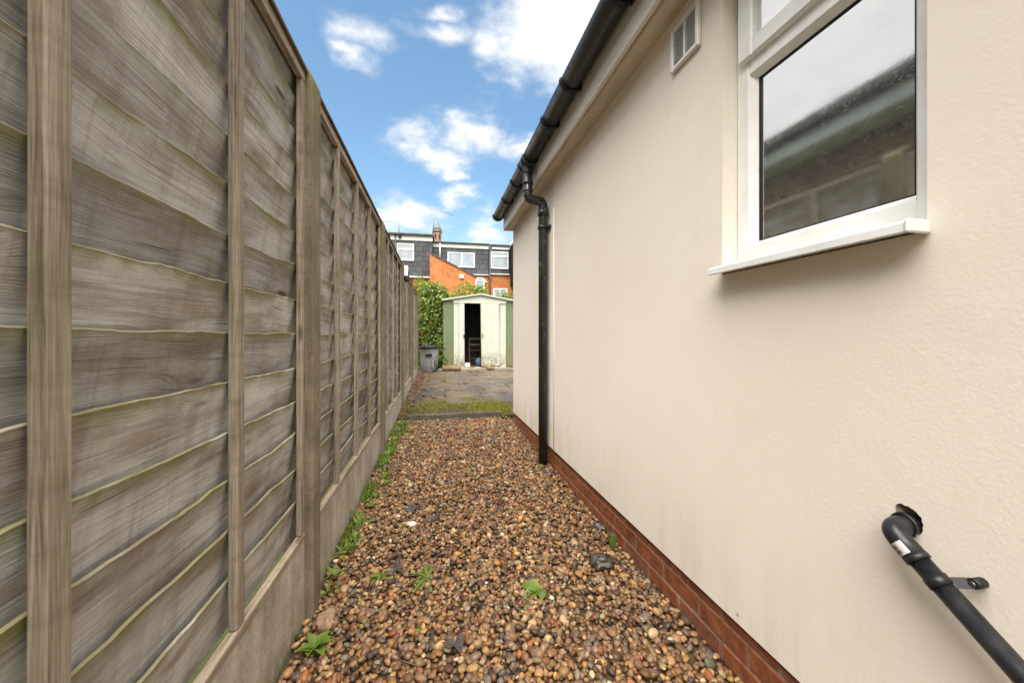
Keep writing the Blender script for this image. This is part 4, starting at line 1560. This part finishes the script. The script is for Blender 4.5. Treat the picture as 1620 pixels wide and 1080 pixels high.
shrub('low_bush', 'low green bush showing over the right end of the shed roof', 'bush', (2.35, 13.4, 0.1),
      [((-0.05, 0, 2.05), (0.62, 0.5, 0.55), 2600), ((0.6, 0, 1.85), (0.5, 0.4, 0.5), 900)],
      M_ivy, 0.040, 3, 52, 'bushes behind the shed')


# ---- weeds
def leaf_blade(L, W, droop, n=5, wav=0.0, seed=0):
    """one leaf along +X, folded along the midrib"""
    vs, fs = [], []
    for i in range(n + 1):
        t = i / n
        w = W * math.sin(math.pi * (0.06 + 0.94 * t) ** 0.8) * (1 + wav * math.sin(t * 17 + seed))
        x = L * t
        z = L * (0.55 * t - droop * t * t)
        vs += [(x, -w, z + w * 0.35), (x, 0, z), (x, w, z + w * 0.35)]
    for i in range(n):
        for j in range(2):
            a = i * 3 + j
            fs.append((a, a + 1, a + 4, a + 3))
    me = bpy.data.meshes.new('leaf')
    me.from_pydata(vs, [], fs)
    for p in me.polygons:
        p.use_smooth = True
    me.materials.append(M_weed)
    return me


lf_broad = [leaf_blade(0.085, 0.022, 0.5, 6, .12, 1), leaf_blade(0.07, 0.018, 0.35, 6, .1, 2), leaf_blade(0.055, 0.016, 0.45, 5, .15, 4)]
lf_long = [leaf_blade(0.13, 0.009, 0.45, 6, .1, 1), leaf_blade(0.10, 0.0075, 0.35, 6, .1, 3)]
lf_up = [leaf_blade(0.09, 0.016, -0.5, 5, .1, 5), leaf_blade(0.075, 0.013, -0.35, 5, .1, 6)]


def weed(label, loc, leaves, count, s, spread=6.283, a0=0.0, tilt=(-0.5, 0.1), group=None):
    t = thing('weed', label, 'weed', loc, random.uniform(0, 6.28) if spread > 6 else 0, group)
    for k in range(count):
        me = random.choice(leaves)
        sc_ = s * random.uniform(.7, 1.15)
        inst('leaf', me, t, (random.uniform(-.006, .006), random.uniform(-.006, .006), 0),
             (random.uniform(-.3, .3), random.uniform(*tilt), a0 + spread * k / count + random.uniform(-.25, .25)), (sc_, sc_, sc_))
    return t


def gat(u, v, dz=0.0):
    """point on the gravel under photo pixel (u, v)"""
    d = ray(u, v)
    z = 0.0
    for _ in range(4):
        k = (z + dz - EYE) / d.z
        z = gz(d.y * k)
    return (d.x * k, d.y * k, z + dz + 0.006)


weed('broad leaved green weed at the foot of the nearest concrete post', gat(496, 1030), lf_broad, 14, 0.8)
weed('single broad pale leaf lying on the gravel right of centre', gat(856, 934), lf_broad, 5, 1.35, 2.2, 2.6, (-0.1, 0.5))
weed('uprooted straggly weed with long leaves lying flat in the middle of the gravel', gat(676, 914), lf_long, 12, 1.05, 3.6, 1.5, (0.15, 0.55))
weed('small green weed left of the uprooted one in the gravel', gat(597, 918), lf_broad[2:] + lf_long, 10, 0.8)
weed('upright lime green shoot beside black clumps near the plinth', gat(968, 872), lf_up, 6, 0.9, 6.283, 0, (-0.9, -0.5))
weed('leafy weed hugging the second concrete post', gat(612, 722), lf_broad, 12, 1.0)
weed('green shoot at the right end of the timber edging', gat(796, 662), lf_up + lf_broad, 8, 1.1, 6.283, 0, (-0.8, -0.2))
weed('wispy green weed at the foot of the downpipe', (0.80, 2.98, gz(2.98) + .006), lf_long + lf_broad[2:], 8, 0.7)
rs = random.Random(9)
for k in range(34):
    y = 1.75 + 3.05 * (k / 33.0) ** 0.9 + rs.uniform(-.05, .05)
    x = -DF + 0.03 + abs(rs.gauss(0, 0.035)) + (0.03 if y > 2.8 else 0) + (0.05 if y > 4.2 else 0)
    weed('small green weed along the foot of the concrete gravel boards', (x, y, gz(y) + 0.004), lf_broad[1:] + lf_long + lf_up[1:], rs.randint(7, 14), rs.uniform(.55, 1.05), group='weeds along the gravel boards')
for k in range(26):
    y = rs.uniform(1.35, 4.7)
    x = rs.uniform(-0.36, 0.80)
    weed('tiny green seedling growing among the pebbles', (x, y, gz(y) + 0.008), lf_broad[2:] + lf_long[1:], rs.randint(3, 6), rs.uniform(.28, .5), group='seedlings in the gravel')
sp = []
for _ in range(3200):
    y = 1.7 + 3.25 * random.random() ** 0.75
    w = 0.035 + 0.05 * max(0, noise.noise(Vector((y * 2.6, 0, 5)))) + (0.07 if y > 4.1 else 0)
    x = -DF + 0.003 + abs(random.gauss(0, w))
    if noise.noise(Vector((y * 3.4, 2, 5))) > 0.0:
        sp.append((x, y, gz(y) + 0.002))
tag(inst('ground_cover', blades('ground_cover', M_weed, sp, 0.012, 0.05, 0.0045)), 'low green ground cover along the foot of the fence', 'ground cover', None, 'stuff')


# ---- dead leaves
def dead_leaf(seed, r=0.045):
    rs = random.Random(seed)
    vs, fs = [(0, 0, 0.006)], []
    n = 11
    for ring in (0.5, 1.0):
        for k in range(n):
            a = 2 * math.pi * k / n
            q = r * ring * (1 + 0.28 * math.sin(a * 3 + seed) + rs.uniform(-.14, .14)) * (1.25 if abs(math.cos(a)) > .6 else 0.8)
            vs.append((q * math.cos(a), q * math.sin(a), 0.004 + ring * rs.uniform(0, 0.016)))
    for k in range(n):
        fs.append((0, 1 + k, 1 + (k + 1) % n))
        fs.append((1 + k, 1 + n + k, 1 + n + (k + 1) % n, 1 + (k + 1) % n))
    me = bpy.data.meshes.new('dead_leaf')
    me.from_pydata(vs, [], fs)
    for p in me.polygons:
        p.use_smooth = True
    return me


dl = []
for s in range(6):
    me = dead_leaf(s)
    me.materials.append(M_dead)
    dl.append(me)
dk = []
for s in range(4):
    me = dead_leaf(20 + s, 0.034)
    me.materials.append(M_blackleaf)
    dk.append(me)
rs = random.Random(31)
for (u, v, lab) in ((722, 1024, 'crumpled wet black leaf on the gravel near the bottom edge'), (628, 902, 'flat dark grey leaf near the uprooted weed'),
                    (652, 806, 'curled black leaf on the gravel, left of centre'), (688, 822, 'dark wet leaf lying right of the curled one'),
                    (868, 748, 'dark leaf clump on the gravel below the downpipe')):
    o = inst('wet_leaf', rs.choice(dk), None, gat(u, v, 0.008), (rs.uniform(-.3, .3), rs.uniform(-.3, .3), rs.uniform(0, 6.28)))
    tag(o, lab, 'leaf', 'wet dark leaves on the gravel')
for k in range(40):
    y = rs.uniform(5.3, 10.0)
    x = -0.46 + abs(rs.gauss(0, 0.22)) if k < 24 else rs.uniform(-0.2, 1.3)
    s = rs.uniform(.6, 1.1)
    o = inst('dead_leaf', rs.choice(dl), None, (x, y, pz(y) + 0.012), (rs.uniform(-.3, .3), rs.uniform(-.3, .3), rs.uniform(0, 6.28)), (s, s, s))
    tag(o, 'small dry brown leaf lying on the wet patio', 'leaf', 'dead leaves on the patio')
for k in range(12):
    y = rs.uniform(2.0, 4.7)
    x = rs.uniform(-0.42, 0.7)
    s = rs.uniform(.3, .6)
    o = inst('dead_leaf', rs.choice(dl), None, (x, y, gz(y) + 0.012), (rs.uniform(-.3, .3), rs.uniform(-.3, .3), rs.uniform(0, 6.28)), (s, s, s))
    tag(o, 'small dry brown leaf lying on the gravel', 'leaf', 'dead leaves on the gravel')
# leaf litter and crumbs of soil swept against the fence on the patio
vs, fs = [], []
for k in range(900):
    y = rs.uniform(5.0, 9.9)
    x = -0.50 + abs(rs.gauss(0, 0.16 if y > 6 else 0.10))
    z = (0.083 + (y - 4.88) * 0.052 if y < 5.7 else pz(y)) + 0.006
    n0 = len(vs)
    r_ = rs.uniform(0.006, 0.022)
    a0 = rs.uniform(0, 6.28)
    for q in range(5):
        a = a0 + q * 1.2566
        vs.append((x + r_ * math.cos(a) * rs.uniform(.6, 1.2), y + r_ * math.sin(a) * rs.uniform(.6, 1.2), z + rs.uniform(0, .012)))
    fs.append(tuple(range(n0, n0 + 5)))
me = bpy.data.meshes.new('leaf_litter')
me.from_pydata(vs, [], fs)
me.materials.append(M_dead)
tag(inst('leaf_litter', me), 'brown leaf litter swept against the fence beside the patio', 'leaf litter', None, 'stuff')
# earth clumps by the plinth
lump('soil_clump', M_blackleaf, gat(952, 890, 0.010), 0.050, (1.2, 1, .55), 5, 0.7, 3, 'black soil clump under the lime green shoot', 'soil', 2.6, 'black soil clumps near the plinth')
lump('soil_clump', M_blackleaf, gat(972, 846, 0.008), 0.036, (1.1, 1.3, .5), 8, 0.7, 3, 'black soil clump just behind the lime green shoot', 'soil', 2.6, 'black soil clumps near the plinth')
lump('soil_clump', M_blackleaf, gat(950, 834, 0.006), 0.034, (1.3, 1, .5), 11, 0.7, 3, 'farthest of the three black soil clumps near the plinth', 'soil', 2.6, 'black soil clumps near the plinth')
lump('rock', M_rock, gat(518, 985, 0.02), 0.035, (1.0, 1.2, .8), 2, 0.6, 3, 'rough pink stone against the nearest concrete post', 'stone', 1.9)
lump('white_stone', M_quartz, gat(651, 830, 0.012), 0.022, (1.2, .9, .7), 6, 0.35, 3, 'white chalky stone on the gravel, left of centre', 'stone', 2.0)
for (u, v, a, lab, L) in ((624, 878, 1.0, 'dry twig lying on the gravel above the small weed', 0.16), (1010 - 370, 1052, -0.6, 'short twig on the gravel at the bottom edge', 0.11)):
    p = Vector(gat(u, v, 0.012))
    dv = Vector((math.cos(a), math.sin(a), 0))
    tag(MB().tube([-dv * L / 2, Vector((0.006, -0.004, 0.008)), dv * L / 2 + Vector((0, 0, 0.012))], [0.003, 0.0028, 0.0015], 6).build('twig', M_stem, None, p), lab, 'twig')

# ------------------------------------------------------------------ terrace behind
YT = 27.0
tile_me = MB().box(0.010, 0.430, -0.030, -0.004, 0.010, 0.340, 0.0).mesh('tile', M_tile)


def window_part(parent, p0, p1, y, mull=(), trans=(), fw=0.07):
    """p0 top left, p1 bottom right world points; parts local to parent"""
    o = parent.location
    w = thing('window', None, None)
    w.parent = parent
    x0, x1, z0, z1 = p0.x - o.x, p1.x - o.x, p1.z - o.z, p0.z - o.z
    yy = y - o.y
    m = MB()
    m.box(x0, x0 + fw, yy - 0.07, yy, z0, z1, 0.006)
    m.box(x1 - fw, x1, yy - 0.07, yy, z0, z1, 0.006)
    m.box(x0 + fw, x1 - fw, yy - 0.069, yy, z0, z0 + fw, 0.006)
    m.box(x0 + fw, x1 - fw, yy - 0.069, yy, z1 - fw, z1, 0.006)
    for f in mull:
        xm = x0 + (x1 - x0) * f
        m.box(xm - fw * .6, xm + fw * .6, yy - 0.078, yy, z0 + fw, z1 - fw, 0.004)
    for f in trans:
        zm = z0 + (z1 - z0) * f
        m.box(x0 + fw, x1 - fw, yy - 0.076, yy, zm - fw * .6, zm + fw * .6, 0.004)
    m.build('frame', M_pvc, w)
    MB().box(x0 + fw * .5, x1 - fw * .5, yy - 0.04, yy - 0.03, z0 + fw * .5, z1 - fw * .5).build('pane', M_farglass, w)
    return w


def dormer(parent, u0, u1, vtop, vfas, vbot, name='dormer', tiles=True, y=YT, wins=()):
    """tile hung dormer front between photo columns u0..u1"""
    a, b_ = at(u0, vfas, y), at(u1, vbot, y)
    top = at((u0 + u1) / 2, vtop, y).z
    fas = at((u0 + u1) / 2, vfas, y).z
    bot = at((u0 + u1) / 2, vbot, y).z
    o = parent.location
    x0, x1 = a.x - o.x, b_.x - o.x
    yy = y - o.y
    d = MB().box(x0, x1, yy, yy + 3.4, bot - o.z, fas - o.z).build(name, M_tileback, parent)
    cw, ch = 0.44, 0.35
    nx, nz = max(1, round((x1 - x0) / cw)), max(1, round((fas - bot) / ch))
    sx, sz = (x1 - x0) / nx, (fas - bot) / nz
    for r in range(nz):
        off = sx / 2 if r % 2 else 0
        for c_ in range(nx + (1 if r % 2 else 0)):
            tx0 = max(x0, x0 + c_ * sx - off)
            tx1 = min(x1, x0 + (c_ + 1) * sx - off)
            tz = bot - o.z + r * sz
            cx, czz = (tx0 + tx1) / 2, tz + sz / 2
            if any(wx0 - .02 < tx0 and tx1 < wx1 + .02 and wz0 - .02 < tz and tz + sz < wz1 + .02 for (wx0, wx1, wz0, wz1) in wins):
                continue
            inst('tile', tile_me, d, (tx0, yy, tz), (random.uniform(.012, .02), 0, 0), ((tx1 - tx0) / 0.44, 1, sz / 0.35))
    return d, x0, x1, bot, fas, top


# house with dormer on the left
A = thing('terraced_house', 'terraced house with a grey tile hung dormer and small two light window, at left', 'house', at(652, 532, YT + 0.0) - Vector((0, 0, EYE)), 0, 'terraced houses behind the shed')
d, x0, x1, bot, fas, top = dormer(A, 619, 684, 371, 381, 437)
o = A.location
MB().box(x0 - 0.05, x1 + 0.02, -0.10, -0.005, fas - o.z + 0.005, fas + 0.33, 0.01).build('fascia', M_pvc, A)
MB().box(x0 - 0.25, x1 + 0.12, -0.28, 3.5, fas + 0.335, fas + 0.47, 0.02).build('flat_roof', M_felt, A)
MB().box(x0 - 1.6, x1, 0.15, 7.0, 0, bot - 0.005).build('wall', M_orange, A)
MB().box(x0, x1, -0.10, 0.149, bot - 0.085, bot - 0.006, 0.01).build('sill_flashing', M_pvc, A)
MB().box(x0 + 0.48, x0 + 0.68, -0.22, -0.101, fas + 0.12, fas + 0.30, 0.01).build('fascia_vent', M_black, A)
MB().tube([(x0 + 0.28, -0.16, fas + 0.34), (x0 + 0.28, -0.16, bot + 0.2)], 0.045, 10).build('downpipe', M_gutter, A)
window_part(A, at(628, 385, YT), at(655, 413, YT), YT - 0.032, (), (0.66,))
m = MB()
m.poly([(x0 - 1.6, 0.3, 6.2), (x0 - 0.05, 0.3, 6.2), (x0 - 0.05, 3.4, 8.0), (x0 - 1.6, 3.4, 8.0), (x0 - 1.6, 0.3, 5.9), (x0 - .05, 0.3, 5.9), (x0 - .05, 3.4, 5.9), (x0 - 1.6, 3.4, 5.9)],
       [(0, 1, 2, 3), (0, 4, 5, 1), (1, 5, 6, 2), (2, 6, 7, 3), (3, 7, 4, 0)])
m.build('roof', M_rooftile, A)

# middle house
B = thing('terraced_house', 'middle terraced house with a wide grey dormer, long window and sloping orange brick wing', 'house', at(728, 532, YT + 0.6) - Vector((0, 0, EYE)), 0, 'terraced houses behind the shed')
YM = YT + 0.6
d, x0, x1, bot, fas, top = dormer(B, 684.5, 773, 383, 393, 433, y=YM)
o = B.location
MB().box(x0, x1, -0.10, -0.005, fas + 0.005, fas + 0.30, 0.01).build('fascia', M_gfascia, B)
MB().box(x0, x1 + 0.05, -0.22, 3.4, fas + 0.305, fas + 0.40, 0.02).build('flat_roof', M_felt, B)
MB().box(x0, x1 - 0.005, 0.1, 7.0, 0, bot - 0.005).build('wall', M_orange, B)
MB().box(x0, x1, -0.06, 0.099, bot - 0.07, bot - 0.006, 0.01).build('sill_flashing', M_gfascia, B)
window_part(B, at(708, 399, YM), at(751, 424, YM), YM - 0.032, (0.52,), ())
xw = at(696, 400, YM).x - o.x
MB().tube([(xw, -0.15, fas + 0.28), (xw, -0.15, at(696, 412, YM).z)], 0.045, 10).build('downpipe', M_pvc, B)
# brick wing with its sloping parapet
YW = 25.2
pl = [at(680, 403, YW), at(684, 402.5, YW), at(752, 438, YW), at(752, 520, YW), at(680, 520, YW)]
prof = [(p.x - o.x, max(0.0, p.z) if i < 3 else 0.0) for i, p in enumerate(pl)]
wing = MB().prism(prof, 1, YW - o.y, YW - o.y + 2.3).build('brick_wing', M_orange, B)
m = MB()
p1, p2 = prof[1], prof[2]
dx, dz = p2[0] - p1[0], p2[1] - p1[1]
m.poly([(p1[0] - .08, YW - o.y - .06, p1[1] + .01), (p2[0] + .1, YW - o.y - .06, p2[1] - .045), (p2[0] + .1, YW - o.y + 2.3, p2[1] - .045), (p1[0] - .08, YW - o.y + 2.3, p1[1] + .01),
        (p1[0] - .08, YW - o.y - .06, p1[1] + .10), (p2[0] + .1, YW - o.y - .06, p2[1] + .05), (p2[0] + .1, YW - o.y + 2.3, p2[1] + .05), (p1[0] - .08, YW - o.y + 2.3, p1[1] + .10)],
       [(0, 1, 2, 3), (7, 6, 5, 4), (0, 4, 5, 1), (1, 5, 6, 2), (2, 6, 7, 3), (3, 7, 4, 0)])
m.build('parapet_coping', M_felt, wing)
pa = at(727, 434.5, YW)
pb = at(733.5, 440.5, YW)
MB().box(pa.x - o.x, pb.x - o.x, YW - o.y - 0.12, YW - o.y - 0.002, pb.z, pa.z, 0.02).build('alarm_box', M_pvc, wing)
window_part(B, at(752.5, 442, YM), at(766.5, 478, YM), YM + 0.09, (), (0.5,), 0.08)
# arched brick head is a lighter curved bar
pc = at(759.5, 441, YM)
m = MB()
arc = [(pc.x - o.x + 0.42 * math.cos(a), 0.055, pc.z - 0.30 + 0.36 * math.sin(a)) for a in [math.pi * k / 12 for k in range(13)]]
m.tube(arc, 0.06, 8)
m.build('arched_head', M_pvc, B)

# right house
Cc = thing('terraced_house', 'terraced house with a narrow grey dormer and black downpipe, beside the rendered wall', 'house', at(790, 532, YM) - Vector((0, 0, EYE)), 0, 'terraced houses behind the shed')
d, x0, x1, bot, fas, top = dormer(Cc, 773.5, 806, 387, 395, 433, y=YM)
o = Cc.location
MB().box(x0 + 0.2, x1, -0.10, -0.005, fas + 0.005, fas + 0.22, 0.01).build('fascia', M_pvc, Cc)
MB().box(x0 + 0.06, x1 + 0.05, -0.22, 3.4, fas + 0.225, fas + 0.34, 0.02).build('flat_roof', M_felt, Cc)
MB().box(x0, x1 + 4.0, 0.1, 7.0, 0, bot - 0.005).build('wall', M_orange, Cc)
MB().box(x0, x1, -0.06, 0.099, bot - 0.07, bot - 0.006, 0.01).build('sill_flashing', M_pvc, Cc)
window_part(Cc, at(776, 398, YM), at(804, 426, YM), YM - 0.032, (), (0.72,))
xw = at(775, 400, YM).x - o.x
MB().tube([(xw, -0.16, fas + 0.28), (xw, -0.16, 1.0)], 0.06, 10).build('downpipe', M_gutter, Cc)
window_part(Cc, at(780, 456, YM), at(803, 474, YM), YM + 0.09, (0.5,), ())
# projecting side dormer at the right
m = MB()
m.box(x1 + 0.06, x1 + 3.5, -1.6, 3.0, bot - 0.9, fas + 0.2)
m.build('side_dormer', M_tileback, Cc)
m = MB()
m.poly([(x1 + 0.0, -1.7, fas + 0.25), (x1 + 3.6, -1.7, fas + 2.2), (x1 + 3.6, 3.0, fas + 2.2), (x1, 3.0, fas + 0.25),
        (x1 + 0.0, -1.7, fas + 0.45), (x1 + 3.6, -1.7, fas + 2.4), (x1 + 3.6, 3.0, fas + 2.4), (x1, 3.0, fas + 0.45)],
       [(0, 1, 2, 3), (7, 6, 5, 4), (0, 4, 5, 1), (1, 5, 6, 2), (2, 6, 7, 3), (3, 7, 4, 0)])
m.build('side_roof', M_pvc, Cc)

# aerials
def aerial(label, foot, top, b0, b1, els, y):
    t = thing('television_aerial', label, 'aerial', foot, 0, 'television aerials')
    f = Vector(foot)
    MB().tube([(0, 0, 0), tuple(Vector(top) - f)], 0.028, 8).build('mast', M_aerial, t)
    p0, p1 = Vector(b0) - f, Vector(b1) - f
    MB().tube([p0, p1], 0.018, 6).build('boom', M_aerial, t)
    for k in range(els):
        p = p0.lerp(p1, (k + 0.5) / els)
        MB().tube([p - Vector((0, 0.16, 0.05)), p + Vector((0, 0.16, 0.05))], 0.011, 5).build('element', M_aerial, t)


aerial('tall television aerial on a slanting mast beside the spire', at(684, 374, YT + 1), at(688, 330, YT + 1), at(688, 330, YT + 1), at(717, 341, YT + 1), 14, YT)
aerial('thin television aerial on the left dormer roof', at(631, 371, YT + 1), at(631, 350, YT + 1), at(604, 350, YT + 1), at(632, 352, YT + 1), 6, YT)

# church tower far behind
YC = 95.0
pL, pR, pT, pE = at(684.8, 383, YC), at(698.8, 383, YC), at(691.5, 346, YC), at(691.5, 365, YC)
r = (pR.x - pL.x) / 2
t = thing('church_turret', 'slim brick turret with a pointed grey spire behind the roofs', 'turret', ((pL.x + pR.x) / 2, YC, 0))
MB().lathe([(r * 0.92, 0), (r * 0.92, pE.z - 0.9), (r * 0.96, pE.z - 0.5)], 8).build('shaft', M_tower, t)
MB().lathe([(r * 1.08, pE.z - 0.5), (r * 1.08, pE.z + 0.1), (r * 0.95, pE.z + 0.2)], 8).build('cornice', M_conc, t)
MB().lathe([(r * 1.06, pE.z + 0.2), (r * 0.86, pE.z + 0.6), (0.03, pT.z)], 8).build('spire', M_spire, t)
for xx in (-0.38, 0.55):
    MB().box(xx * r - 0.16, xx * r + 0.16, -r * 0.97, -r * 0.5, pE.z - 2.1, pE.z - 1.0).build('opening', M_black, t)

# ------------------------------------------------------------------ neighbour beyond the fence (seen mirrored in the window)
N = thing('neighbour_house', 'brick house beyond the fence, seen only as a reflection in the window', 'house', (-2.75, 0, 0))
EZ = EYE + 2.30
MB().box(-5.0, 0, -3.0, 9.2, -0.05, EZ).build('wall', M_neigh, N)
MB().box(0.002, 0.36, -3.0, 9.2, EZ - 0.02, EZ + 0.20, 0.01).build('soffit_box', M_gfascia, N)
half_ring(MB(), 0.06, 0.055, -3.0, 9.2, 0.425, EZ + 0.19).build('gutter', M_gutter, N)
m = MB()
m.poly([(0.46, -3.0, EZ + 0.21), (-3.0, -3.0, EZ + 1.9), (-3.0, 9.2, EZ + 1.9), (0.46, 9.2, EZ + 0.21), (0.46, -3.0, EZ + 0.29), (-3.0, -3.0, EZ + 2.0), (-3.0, 9.2, EZ + 2.0), (0.46, 9.2, EZ + 0.29)],
       [(0, 1, 2, 3), (7, 6, 5, 4), (0, 4, 5, 1), (1, 5, 6, 2), (2, 6, 7, 3), (3, 7, 4, 0)])
m.build('roof', M_rooftile, N)
w = thing('window', None, None)
w.parent = N
MB().box(0.002, 0.05, 3.2, 4.3, 1.6, 2.9, 0.01).build('frame', M_pvc, w)
MB().box(0.045, 0.056, 3.3, 4.2, 1.7, 2.8).build('pane', M_farglass, w)
